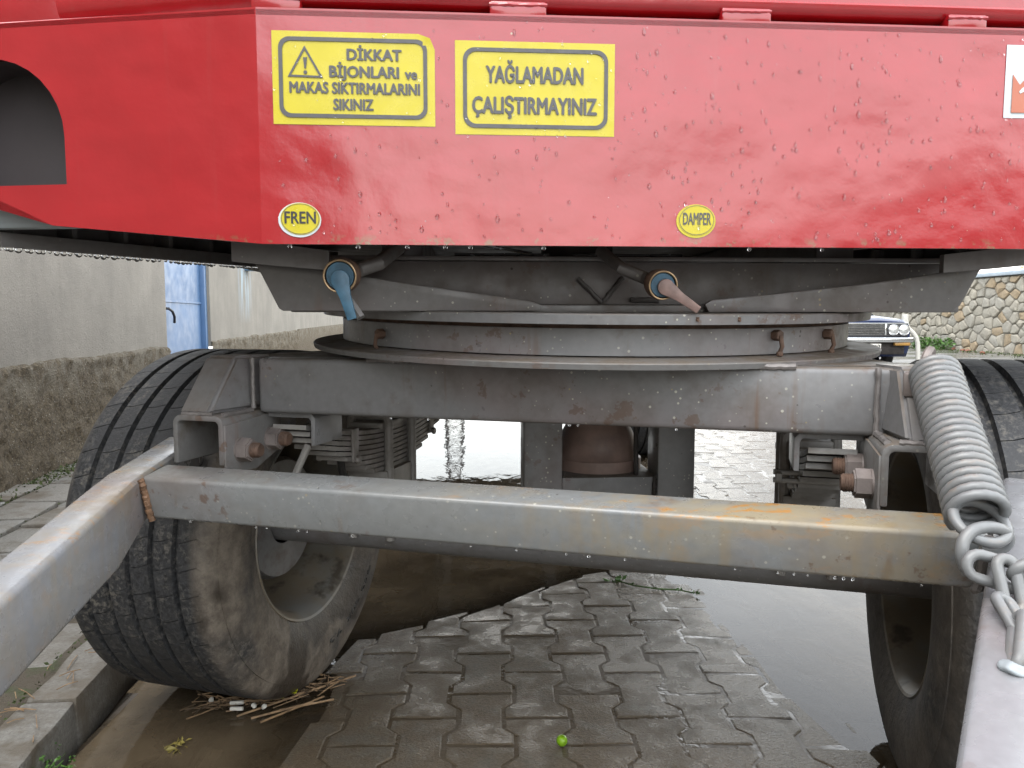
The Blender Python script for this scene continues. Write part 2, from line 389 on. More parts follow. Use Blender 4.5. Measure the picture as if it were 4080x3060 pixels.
def lathe(bm, prof, Mx=I4, n=48, closed=False, uv=False):
    "profile of (x along axis, radius), axis = local X"
    L = bm.loops.layers.uv.verify() if uv else None
    rings = [[bm.verts.new(Mx @ V((x, r * cos(2 * pi * k / n), r * sin(2 * pi * k / n)))) for k in range(n)] for x, r in prof]
    m = len(prof)
    for i in range(m if closed else m - 1):
        A, B = rings[i], rings[(i + 1) % m]
        for k in range(n):
            f = bm.faces.new((A[k], A[(k + 1) % n], B[(k + 1) % n], B[k]))
            if uv:
                for lp, (uu, j) in zip(f.loops, ((k, i), (k + 1, i), (k + 1, (i + 1) % m), (k, (i + 1) % m))):
                    lp[L].uv = (uu / n, prof[j][0])
    return rings
def cyl(bm, a, b, r, n=16, r2=None):
    tube(bm, [a, b], [r, r2 if r2 is not None else r], n)
def hexnut(bm, c, axis, r, h, Mx=I4):
    t = bmesh.new(); bmesh.ops.create_cone(t, cap_ends=True, segments=6, radius1=r, radius2=r, depth=h)
    es = [e for e in t.edges if abs(e.verts[0].co.z - e.verts[1].co.z) < 1e-6]
    bmesh.ops.bevel(t, geom=es, offset=r * .12, segments=2, affect='EDGES')
    merge(bm, t, Mx @ Matrix.Translation(c) @ V(axis).to_track_quat('Z', 'Y').to_matrix().to_4x4())
def bead(bm, a, b, r, seed=0, n=16):
    "a hand-laid weld run"
    a, b = V(a), V(b); rs = random.Random(seed)
    pts = [a.lerp(b, i / (n - 1)) + V((rs.uniform(-1, 1), rs.uniform(-1, 1), rs.uniform(-1, 1))) * r * .16 for i in range(n)]
    tube(bm, pts, [r * (.88 + .24 * rs.random()) for _ in pts], 8)
def text_mesh(name, body, size, Mx, mat, parent, width=None, bold=.0, align='CENTER', ext=.0002, warp=None):
    cu = bpy.data.curves.new('t', 'FONT'); cu.body = body; cu.size = size; cu.align_x = align; cu.align_y = 'CENTER'
    cu.extrude = ext; cu.resolution_u = 3
    t = link(bpy.data.objects.new('t', cu)); bpy.context.view_layer.update()
    me = bpy.data.meshes.new_from_object(t.evaluated_get(bpy.context.evaluated_depsgraph_get()))
    bpy.data.objects.remove(t); bpy.data.curves.remove(cu)
    if bold:
        bb = bmesh.new(); bb.from_mesh(me); base = me.copy()
        for q, (dx, dy) in enumerate(((-1, 0), (1, 0), (0, .6), (0, -.6), (-.5, .4), (.5, -.4))):
            t2 = bmesh.new(); t2.from_mesh(base); merge(bb, t2, Matrix.Translation((dx * bold, dy * bold, .00003 * (q + 1))))
        bb.to_mesh(me); bb.free()
    xs = [v.co.x for v in me.vertices]
    k = width / (max(xs) - min(xs)) if width else 1
    for v in me.vertices:
        p = V((v.co.x * k, v.co.y, v.co.z)); v.co = Mx @ (warp(p) if warp else p)
    me.materials.clear(); me.materials.append(M[mat]); me.name = name
    o = link(bpy.data.objects.new(name, me)); put(o, parent); return o

O = V((.163, 1.861, 0))
BG = Matrix.Translation(O) @ Matrix.Rotation(radians(-16), 4, 'Z')          # bogie frame: x across, y back
BD = Matrix.Translation(V((-.359, 1.18, 0))) @ Matrix.Rotation(radians(4.1), 4, 'Z')   # body frame: x along front panel, y back
fw = V((0, cos(radians(PITCH)), -sin(radians(PITCH)))); upv = V((0, sin(radians(PITCH)), cos(radians(PITCH))))
def px(x, y, Y):
    "photo pixel (4080 wide) at forward distance Y"
    d = fw + V((1, 0, 0)) * (x - 2040) / FPX + upv * (1530 - y) / FPX
    return V((0, 0, CAMH)) + d * (Y / d.y)

# ------------------------------------------------------------------ road, pavers, puddles
def rise(x, y): return .028 * max(0., x - 1.6)
def dline(x, y, a, b):
    "signed distance of a point to the right of a polyline edge a->b"
    ex, ey = b[0] - a[0], b[1] - a[1]; l = sqrt(ex * ex + ey * ey)
    return ((x - a[0]) * ey - (y - a[1]) * ex) / l
def ground(x, y):
    "height of the paved surface over the puddle level"
    if y < 2.35: dl = x + .50 + .16 * max(0, 1.9 - y)
    else: dl = dline(x, y, (-.52, 2.30), (.40, 3.02)) if x < .45 else dline(x, y, (.35, 3.02), (.75, 4.6))
    dr = -dline(x, y, (.80, 1.75), (.60, 2.95)) if y < 2.95 else -dline(x, y, (.60, 2.95), (1.05, 4.2))
    h = max(-.035, min(.0085, min(dl, dr) * .05)) if min(dl, dr) > 0 else max(-.03, min(dl * .075, dr * .022))
    h += .0035 * noise.noise(V((x * 2.6, y * 2.6, 3))) + .0016 * noise.noise(V((x * 5, y * 5, 9)))
    if x > 1.15 and y > 2.6: h += .010 + .008 * noise.noise(V((x * 1.3, y * 1.3, 5)))
    return h + rise(x, y)

bm = bmesh.new()                                           # one sheet out to the horizon, with the street's cross fall
xs = [-400, -60, -12, -6, -3.2, -2.2, -1.3, -.9, -.5, 0, .5, 1, 1.6, 2.5, 4, 6, 9, 14, 20, 60, 400]
ys = [-400, -60, -15, -6, -2, 0, 1, 2, 3, 4, 6, 8, 10, 12.5, 16, 22, 30, 60, 400]
g = [[bm.verts.new((x, y, rise(min(x, 16), y) - .05)) for x in xs] for y in ys]
for j in range(len(ys) - 1):
    for i in range(len(xs) - 1): bm.faces.new((g[j][i], g[j][i + 1], g[j + 1][i + 1], g[j + 1][i]))
obj('ground', bm, 'bedding', None, 0, kind='structure')
bm = bmesh.new(); gx = [-1.05 + .28 * i for i in range(42)]; gy = [9.2 + .8 * i for i in range(46)]
g = [[bm.verts.new((x - .11 * (y - 9.2) * (1 if x < 0 else 0), y, rise(x, y) + .006)) for x in gx] for y in gy]
for j in range(len(gy) - 1):
    for i in range(len(gx) - 1): bm.faces.new((g[j][i], g[j][i + 1], g[j + 1][i + 1], g[j + 1][i]))
obj('far_road', bm, 'far_road', None, 0, kind='structure')
bm = bmesh.new()
for (x0, x1, y0, y1) in ((-1.05, 10.3, -14, .9), (4.45, 10.3, .9, 9.2)):
    vs_ = [bm.verts.new((x, y, rise(x, y) + .004)) for y in (y0, y1) for x in (x0, max(x0, 1.6), x1)]
    for i in range(2):
        if vs_[i].co.x < vs_[i + 1].co.x: bm.faces.new((vs_[i], vs_[i + 1], vs_[i + 4], vs_[i + 3]))
obj('side_road', bm, 'far_road', None, 0, kind='structure')

PL, PW, AMP = .25, .142, .0145
def paver_mesh():
    bm = bmesh.new(); h = PL / 2 - .003; e = .0022
    out = [(-PW/2 - AMP + e, -h), (PW/2 + AMP - e, -h), (PW/2 + AMP - e, -h*.625), (PW/2 - AMP - e, -h*.375), (PW/2 - AMP - e, h*.375), (PW/2 + AMP - e, h*.625),
           (PW/2 + AMP - e, h), (-PW/2 - AMP + e, h), (-PW/2 - AMP + e, h*.625), (-PW/2 + AMP + e, h*.375), (-PW/2 + AMP + e, -h*.375), (-PW/2 - AMP + e, -h*.625)]
    def ring(ins, z):
        r = []
        for i, (x, y) in enumerate(out):
            sx = 1 if x > 0 else -1; sy = 1 if y > 0 else -1
            r.append(bm.verts.new((x - sx * ins, y - (sy * ins if abs(y) > h * .9 else 0), z)))
        return r
    R = [ring(0, -.05), ring(0, -.007), ring(.0018, -.0018), ring(.006, 0)]
    for A, B in zip(R, R[1:]):
        for k in range(12): bm.faces.new((A[k], A[(k + 1) % 12], B[(k + 1) % 12], B[k]))
    bm.faces.new(R[-1])
    me = bpy.data.meshes.new('paver'); bmesh.ops.recalc_face_normals(bm, faces=bm.faces[:]); bm.to_mesh(me); bm.free()
    for p in me.polygons: p.use_smooth = True
    me.set_sharp_from_angle(angle=radians(14)); me.materials.append(M['paver']); return me
road = obj('road', bmesh.new(), 'bedding', None, 0, kind='structure')
bm = bmesh.new()
gx = [-1.06 + .058 * i for i in range(96)]; gy = [.9 + .064 * j for j in range(131)]
g = [[bm.verts.new((x, y, ground(x, y) - .0014 + .0008 * noise.noise(V((x * 11, y * 11, 1))))) for x in gx] for y in gy]
for j in range(len(gy) - 1):
    for i in range(len(gx) - 1): bm.faces.new((g[j][i], g[j][i + 1], g[j + 1][i + 1], g[j + 1][i]))
bm.to_mesh(road.data); bm.free()
pm = paver_mesh(); DIRP = radians(1.0); cells = []
for i in range(-9, 34):
    for j in range(-2, 36):
        a = i * PW + .066; b = 1.735 + j * PL + (.125 if i % 2 else 0)
        x = a - sin(DIRP) * (b - 1.7); y = b
        if x < -.97 - .07 * (y - 2) or x > 4.4 or y > 9.1 or y < 1.0: continue
        cells.append((x, y))
def seen(c):                                             # nearest first, but those plainly outside the frame last
    x, y = c; ang = abs(x) / max(y, .1)
    return sqrt(x * x + y * y) + (6 if ang > .74 or y < 1.45 else 0)
cells.sort(key=seen)
rest = bmesh.new()
for k, (x, y) in enumerate(cells):
    rs = random.Random(k); z = ground(x, y) + rs.uniform(-.0008, .0008)
    sx = (ground(x + .07, y) - ground(x - .07, y)) / .14 + rs.uniform(-.006, .006); sy = (ground(x, y + .12) - ground(x, y - .12)) / .24 + rs.uniform(-.006, .006)
    if k < 300:
        o = link(bpy.data.objects.new('paver', pm)); o.location = (x, y, z)
        o.rotation_euler = (math.atan(sy), -math.atan(sx), DIRP + rs.uniform(-.012, .012)); put(o, road)
    else:
        t = bmesh.new(); t.from_mesh(pm)
        merge(rest, t, Matrix.Translation((x, y, z)) @ Matrix.Rotation(DIRP + rs.uniform(-.01, .01), 4, 'Z') @ Matrix.Rotation(-math.atan(sx), 4, 'Y') @ Matrix.Rotation(math.atan(sy), 4, 'X'))
rp = obj('paver_field', rest, 'paver', road, 14, kind='stuff')

# puddle sheet at one level (z = 0): it stays only where the paving dips under it
bm = bmesh.new(); STEP = .035; dl_ = bm.verts.layers.float.new('depth'); grid = {}
def wv(i, j):
    if (i, j) not in grid:
        x, y = -1.12 + i * STEP, 1.2 + j * STEP
        v = bm.verts.new((x, y, 0)); v[dl_] = max(0., -(ground(x, y))); grid[(i, j)] = v
    return grid[(i, j)]
for i in range(int(2.75 / STEP)):
    for j in range(int(8.6 / STEP)):
        x, y = -1.12 + i * STEP, 1.2 + j * STEP
        if x < -1.06 - .10 * (y - 2.1): continue
        if min(ground(x + a, y + b) for a in (-.02, .02 + STEP) for b in (-.02, .02 + STEP)) < .010:
            bm.faces.new((wv(i, j), wv(i + 1, j), wv(i + 1, j + 1), wv(i, j + 1)))
obj('puddle', bm, 'puddle_water', None, 0, kind='structure')

# ------------------------------------------------------------------ pavement on the left: kerb stones, slabs
KD = radians(97.5); kd = V((cos(KD), sin(KD), 0)); kn = V((sin(KD), -cos(KD), 0))      # kn points to the road
KF = Matrix.Translation(V((-1.085, 2.0, 0))) @ Matrix(((kn.x, kd.x, 0, 0), (kn.y, kd.y, 0, 0), (0, 0, 1, 0), (0, 0, 0, 1)))   # x to the road, y along
pv = bmesh.new()
vs_ = [KF @ V(p) for p in ((-1.75, -9, .055), (-.1, -9, .06), (-.1, 16, .06), (-1.75, 16, .055))]
pv.faces.new([pv.verts.new(p) for p in vs_])
pavement = obj('pavement', pv, 'mud_moss', None, 0, kind='structure')
a = -2.2
for k in range(12):
    rs = random.Random(40 + k); L = rs.uniform(.46, .56)
    bm = bmesh.new(); box(bm, (-.125, a + .004, -.05), (0, a + L - .004, .095), I4, .012, 2)
    bmesh.ops.subdivide_edges(bm, edges=[e for e in bm.edges if e.calc_length() > .2], cuts=6, use_grid_fill=True)
    for v in bm.verts:
        v.co += V((noise.noise(v.co * 9), 0, noise.noise(v.co * 9 + V((5, 5, 5))))) * .008
    bmesh.ops.transform(bm, matrix=KF @ Matrix.Rotation(rs.uniform(-.012, .012), 4, 'Z'), verts=bm.verts[:])
    obj('kerb_stone', bm, 'slab', pavement); a += L
for r in range(6):
    b0 = -.16 - r * .265; a = -1.2 + (r % 2) * .2
    while a < 7.5:
        rs = random.Random(int(a * 97) + r * 13); L = rs.uniform(.33, .47)
        if b0 - .25 < -1.72: break
        bm = bmesh.new(); j = lambda: rs.uniform(-.014, .014)
        q = [(b0 - .25 + j(), a + .008 + j()), (b0 + j(), a + .008 + j()), (b0 + j(), a + L - .008 + j()), (b0 - .25 + j(), a + L - .008 + j())]
        z = .082 + rs.uniform(-.008, .008) - (.018 if r < 2 and a < 1 else 0)
        prism(bm, q, .0, z, KF, 'xy', .012)
        obj('paving_slab', bm, 'slab', pavement); a += L

# ------------------------------------------------------------------ house on the left: plaster wall, roughcast foot, blue door
WD = radians(98.0); wd = V((cos(WD), sin(WD), 0)); wn = V((sin(WD), -cos(WD), 0))
WF = Matrix.Translation(V((-2.76, 4.0, 0))) @ Matrix(((wn.x, wd.x, 0, 0), (wn.y, wd.y, 0, 0), (0, 0, 1, 0), (0, 0, 0, 1)))   # x out of the wall, y along
house = thing('plastered_house', 'grey plastered house wall with rough stony foot and blue metal door', 'house', tuple(WF @ V((0, 3, 0))))
DY0, DY1 = 3.16, 4.80                                      # door opening along the wall
def wall_piece(y0, y1, z0, z1, x0, nm):
    bm = bmesh.new(); box(bm, (x0 - .3, y0, z0), (x0, y1, z1), WF); obj(nm, bm, 'plaster', house)
wall_piece(-14, DY0, .68, 3.3, 0, 'plaster_wall'); wall_piece(DY1, 60, .68, 3.3, 0, 'plaster_wall'); wall_piece(DY0, DY1, 2.25, 3.3, -.003, 'plaster_wall')
def rough_piece(y0, y1, nm):
    bm = bmesh.new(); st = .03 if y0 < 2 else .05; ny = int((y1 - y0) / st); nz = 30
    y00 = y0
    def P(i, k):
        y = y00 + i * st if i < ny else y1; k_ = k / nz; top = .755 + .025 * noise.noise(V((y * 1.7, 2, 0))) + .012 * noise.noise(V((y * 9, 4, 0)))
        z = .02 + (top - .02) * k_; q = V((y * 1.0, z, 0))
        x = .022 + .018 * noise.noise(q * 7) + .013 * noise.noise(q * 19) + .008 * noise.noise(q * 45) + .03 * (1 - k_) ** 2
        if k == nz: x = -.01
        return WF @ V((x, y, z))
    g = [[bm.verts.new(P(i, k)) for k in range(nz + 1)] for i in range(ny + 1)]
    for i in range(ny):
        for k in range(nz): bm.faces.new((g[i][k], g[i + 1][k], g[i + 1][k + 1], g[i][k + 1]))
    obj(nm, bm, 'roughcast', house, 60)
rough_piece(-2.6, DY0, 'rough_foot'); rough_piece(DY1, 12, 'rough_foot')
bm = bmesh.new(); box(bm, (-.3, -14, -.05), (.02, -2.6, .74), WF); obj('rough_foot', bm, 'roughcast', house)
bm = bmesh.new(); box(bm, (-.3, 12, -.05), (.02, 60, .76), WF); obj('rough_foot', bm, 'roughcast', house)
bm = bmesh.new()
box(bm, (-.10, DY0 + .0, .05), (-.05, DY0 + .07, 2.24), WF, .006); box(bm, (-.10, DY1 - .09, .05), (-.03, DY1, 2.24), WF, .006); box(bm, (-.10, DY0 + .07, 2.17), (-.05, DY1 - .09, 2.24), WF, .006)
obj('door_frame', bm, 'door_blue', house)
bm = bmesh.new()
dm = (DY0 + DY1) / 2; a0, a1 = DY0 + .075, DY1 - .095
box(bm, (-.10, a0, .09), (-.082, a1, 2.165), WF, .003)
for z0, z1 in ((.12, 1.155), (1.185, 2.14)):                # pressed panels: four shallow facets each
    c_ = bm.verts.new(WF @ V((-.060, (a0 + a1) / 2, (z0 + z1) / 2)))
    q = [bm.verts.new(WF @ V((-.081, y, z))) for y, z in ((a0 + .05, z0), (a1 - .05, z0), (a1 - .05, z1), (a0 + .05, z1))]
    for i in range(4): bm.faces.new((q[i], q[(i + 1) % 4], c_))
box(bm, (-.082, a0, 1.158), (-.07, a1, 1.182), WF, .003)
door = obj('door', bm, 'door_blue', house, 20)
bm = bmesh.new(); hp = [WF @ V((x, y, z)) for x, y, z in ((-.075, a0 + .10, 1.10), (-.03, a0 + .12, 1.095), (-.015, a0 + .18, 1.07), (-.012, a0 + .23, 1.02), (-.02, a0 + .25, .96))]
tube(bm, hp, .013, 8); obj('handle', bm, 'handle_black', door)
bm = bmesh.new(); box(bm, (-.08, a0 + .34, 1.66), (-.055, a0 + .46, 1.80), WF, .004); obj('letter_plate', bm, 'pale_grey', door)
bm = bmesh.new(); box(bm, (.0, 6.78, 1.66), (.09, 7.06, 2.02), WF, .008); box(bm, (.09, 6.81, 1.70), (.10, 7.03, 1.80), WF, .003)
mb = obj('meter_box', bm, 'meter_blue', None); mb['label'] = 'small pale blue meter box hanging high on the plaster wall past the door'; mb['category'] = 'meter box'

# ------------------------------------------------------------------ right side: rubble wall, yellow house, houses behind the viewer (seen mirrored in the paint)
SD = radians(92.8); sd = V((cos(SD), sin(SD), 0)); sn = V((-sin(SD), cos(SD), 0))
SF = Matrix.Translation(V((10.45, 15.7, .22))) @ Matrix(((-sn.x * -1, sd.x, 0, 0), (-sn.y * -1, sd.y, 0, 0), (0, 0, 1, 0), (0, 0, 0, 1)))
# SF: x towards the street, y along the wall
swall = thing('rubble_wall', 'pale rubble stone garden wall with a blue-grey coping along the far side', 'wall', tuple(SF @ V((0, 0, 0))))
bm = bmesh.new(); box(bm, (-.5, -22, -.4), (.012, 16, 1.66), SF); obj('mortar_core', bm, 'mortar', swall)
def clip(poly, p, nrm):
    out = []
    for i in range(len(poly)):
        a, b = poly[i], poly[(i + 1) % len(poly)]
        da, db = (a - p).dot(nrm), (b - p).dot(nrm)
        if da <= 0: out.append(a)
        if da * db < 0: out.append(a + (b - a) * (da / (da - db)))
    return out
rs = random.Random(5); Y0, Y1, H = -2.7, 4.9, 1.64; pts = []
for k in range(4000):
    p = V((rs.uniform(Y0, Y1), rs.uniform(0, H))); mind = rs.choice((.14, .19, .24, .33))
    if all(V(((p.x - q.x) / 1.25, p.y - q.y)).length > mind for q in pts): pts.append(p)
    if len(pts) > 290: break
for k, p in enumerate(pts):
    poly = [V((Y0, 0)), V((Y1, 0)), V((Y1, H)), V((Y0, H))]
    for q in pts:
        if q is p or (q - p).length > 1.2: continue
        d = q - p; d2 = V((d.x / 1.56, d.y)); poly = clip(poly, (p + q) / 2, d2.normalized())
        if len(poly) < 3: break
    if len(poly) < 3: continue
    c_ = sum(poly, V((0, 0))) / len(poly)
    # round the corners, shrink for the joint
    rnd_ = []
    for i in range(len(poly)):
        a, b, d = poly[i - 1], poly[i], poly[(i + 1) % len(poly)]
        rnd_ += [b.lerp(a, .13), b.lerp(d, .13)]
    bm = bmesh.new(); rings = []
    dep = rs.uniform(.02, .07)
    for sh, x in ((.004, -.05), (.008, .012 + dep * .4), (.03, .012 + dep * .8)):
        ring = []
        for q in rnd_:
            d = q - c_; L = d.length; f = max(.3, (L - sh - .006 * rs.random()) / max(L, .01))
            q2 = c_ + d * f; ring.append(bm.verts.new(SF @ V((x + rs.uniform(-.008, .008), q2.x, q2.y))))
        rings.append(ring)
    m = len(rnd_)
    for A, B in zip(rings, rings[1:]):
        for i in range(m): bm.faces.new((A[i], A[(i + 1) % m], B[(i + 1) % m], B[i]))
    top = bm.verts.new(SF @ V((dep * .8 + .018, c_.x, c_.y)))
    for i in range(m): bm.faces.new((rings[-1][i], rings[-1][(i + 1) % m], top))
    obj('stone', bm, 'stone', swall, 30)
bm = bmesh.new(); box(bm, (-.55, -22, 1.662), (.10, 16, 1.75), SF, .012); obj('coping', bm, 'coping', swall)
yh = thing('yellow_house', 'yellow rendered house standing behind the rubble wall', 'house', tuple(SF @ V((-3, 0, 1.5))))
bm = bmesh.new(); box(bm, (-9, -9, -.4), (-3.0, 1.2, 5.2), SF); obj('wall', bm, 'yellow_wall', yh)
bm = bmesh.new(); prism(bm, [(-9.3, 5.21), (-2.7, 5.21), (-6, 6.6)], -9.3, 1.5, SF, 'xz'); obj('roof', bm, 'fallen', yh)
for y in (-7, -4.5, -2):
    bm = bmesh.new(); box(bm, (-3.002, y, 2.3), (-2.97, y + 1, 3.6), SF); f = obj('window', bm, 'white_plastic', yh)
    bm = bmesh.new(); box(bm, (-2.969, y + .08, 2.38), (-2.96, y + .92, 3.52), SF); obj('pane', bm, 'car_glass', f)
for (x0, x1, y0, y1, h, lab) in ((12, 17, -34, -14, 3.0, 'beige rendered house down the street behind the viewer on the right'), (-9, -5.2, -34, -17, 3.4, 'beige rendered house down the street behind the viewer on the left')):
    t = thing('street_house', lab, 'house', ((x0 + x1) / 2, (y0 + y1) / 2, 0))
    bm = bmesh.new(); box(bm, (x0, y0, -.1), (x1, y1, h)); obj('wall', bm, 'house_render', t)
    bm = bmesh.new(); prism(bm, [(x0 - .3, h + .01), (x1 + .3, h + .01), ((x0 + x1) / 2, h + 1.5)], y0 - .3, y1 + .3); obj('roof', bm, 'fallen', t)
    xe = x0 if x0 > 0 else x1; sg = -1 if x0 > 0 else 1
    for k in range(6):
        yy = y0 + 1.2 + k * (y1 - y0 - 2) / 6
        bm = bmesh.new(); box(bm, (min(xe, xe + sg * .03), yy, 1.6), (max(xe, xe + sg * .03), yy + 1.1, 2.9)); obj('window', bm, 'car_glass', t)

# leaves helper: many small folded leaf faces
def leaves(bm, c, rad, cnt, size, rs, flat=1.0):
    for _ in range(cnt):
        d = V((rs.gauss(0, 1), rs.gauss(0, 1), rs.gauss(0, 1))).normalized() * rad * rs.random() ** .4; d.z *= flat
        p = V(c) + d; a = V((rs.gauss(0, 1), rs.gauss(0, 1), rs.gauss(0, .6))).normalized(); b = a.orthogonal().normalized()
        b.rotate(Matrix.Rotation(rs.uniform(0, 6.3), 3, a)); s_ = size * rs.uniform(.5, 1.2); n_ = a.cross(b)
        q = [p, p + a * s_ * .5 + b * s_ * .28 + n_ * s_ * .1, p + a * s_, p + a * s_ * .5 - b * s_ * .28 + n_ * s_ * .1]
        bm.faces.new([bm.verts.new(x) for x in q])
rs = random.Random(11)
for k, (y, mt, lab) in enumerate(((-.1, 'leaf_yellow', 'yellowing plant on the coping of the rubble wall nearest the parked car'), (-1.0, 'petal', 'orange flowering plant on top of the rubble wall before the yellow house'))):
    t = thing('wall_plant', lab, 'plant', tuple(SF @ V((-.3, y, 1.75))), 'plants on top of the rubble wall')
    bm = bmesh.new(); leaves(bm, SF @ V((-.3, y, 1.9)), .45, 500, .11, rs, .5); obj('foliage', bm, mt, t, 0)
    bm = bmesh.new()
    for q in range(7): tube(bm, [SF @ V((-.3, y + .03 * q - .1, 1.75)), SF @ V((-.3 + rs.uniform(-.2, .2), y + rs.uniform(-.4, .4), 2.0))], .008, 5)
    obj('stem', bm, 'twig', t)
t = thing('weed_clump', 'fresh green weeds growing at the foot of the rubble wall beside the white hose', 'weeds', tuple(SF @ V((.2, 1.5, 0))))
bm = bmesh.new()
for q in range(4): leaves(bm, SF @ V((.15 + .1 * rs.random(), 2.3 + q * .4, .14)), .26, 110, .10, rs, .7)
obj('foliage', bm, 'leaf_green', t, 0)
bm = bmesh.new()
for q in range(20): tube(bm, [SF @ V((.1, 2.2 + q * .08, -.01)), SF @ V((.15 + .1 * rs.random(), 2.2 + q * .08 + rs.uniform(-.1, .1), .3))], .006, 4)
obj('stem', bm, 'leaf_green', t)
bm = bmesh.new()
for _ in range(1500):
    y = rs.uniform(-3.5, 5.5); x = abs(rs.gauss(0, .35)); leaves(bm, SF @ V((x + .05, y, .0 - .028 * x + .02)), .05, 3, .05, rs, .4)
obj('moss_strip', bm, 'moss', None, 0, kind='stuff', label='strip of green moss and grass along the foot of the rubble wall', category='moss')
for k, (x, y, z) in enumerate(((3915, 1405, 0), (3835, 1395, 0), (3855, 1397, 0), (3745, 1383, 0), (3722, 1380, 0), (3800, 1390, 0))):
    d = fw + V((1, 0, 0)) * (x - 2040) / FPX + upv * (1530 - y) / FPX
    s_ = 1.0
    for _ in range(30):
        P = V((0, 0, CAMH)) + d * s_; s_ *= 1 + (P.z - rise(P.x, P.y) - .03) / (CAMH) * .9
    bm = bmesh.new(); t = bmesh.new(); bmesh.ops.create_icosphere(t, subdivisions=2, radius=.055)
    for v in t.verts: v.co = v.co * (1 + .3 * noise.noise(v.co * 20 + V((k, 0, 0)))); v.co.z *= .6
    merge(bm, t, Matrix.Translation(P)); o = obj('fallen_fruit', bm, 'fallen', None)
    o['label'] = 'small red-brown fallen fruit on the far road by the mossy strip, ' + ('rightmost', 'fourth from the weeds', 'second from the right', 'second from the weeds', 'nearest the weeds', 'third from the weeds')[k]; o['category'] = 'fruit'; o['group'] = 'fallen fruits on the far road'

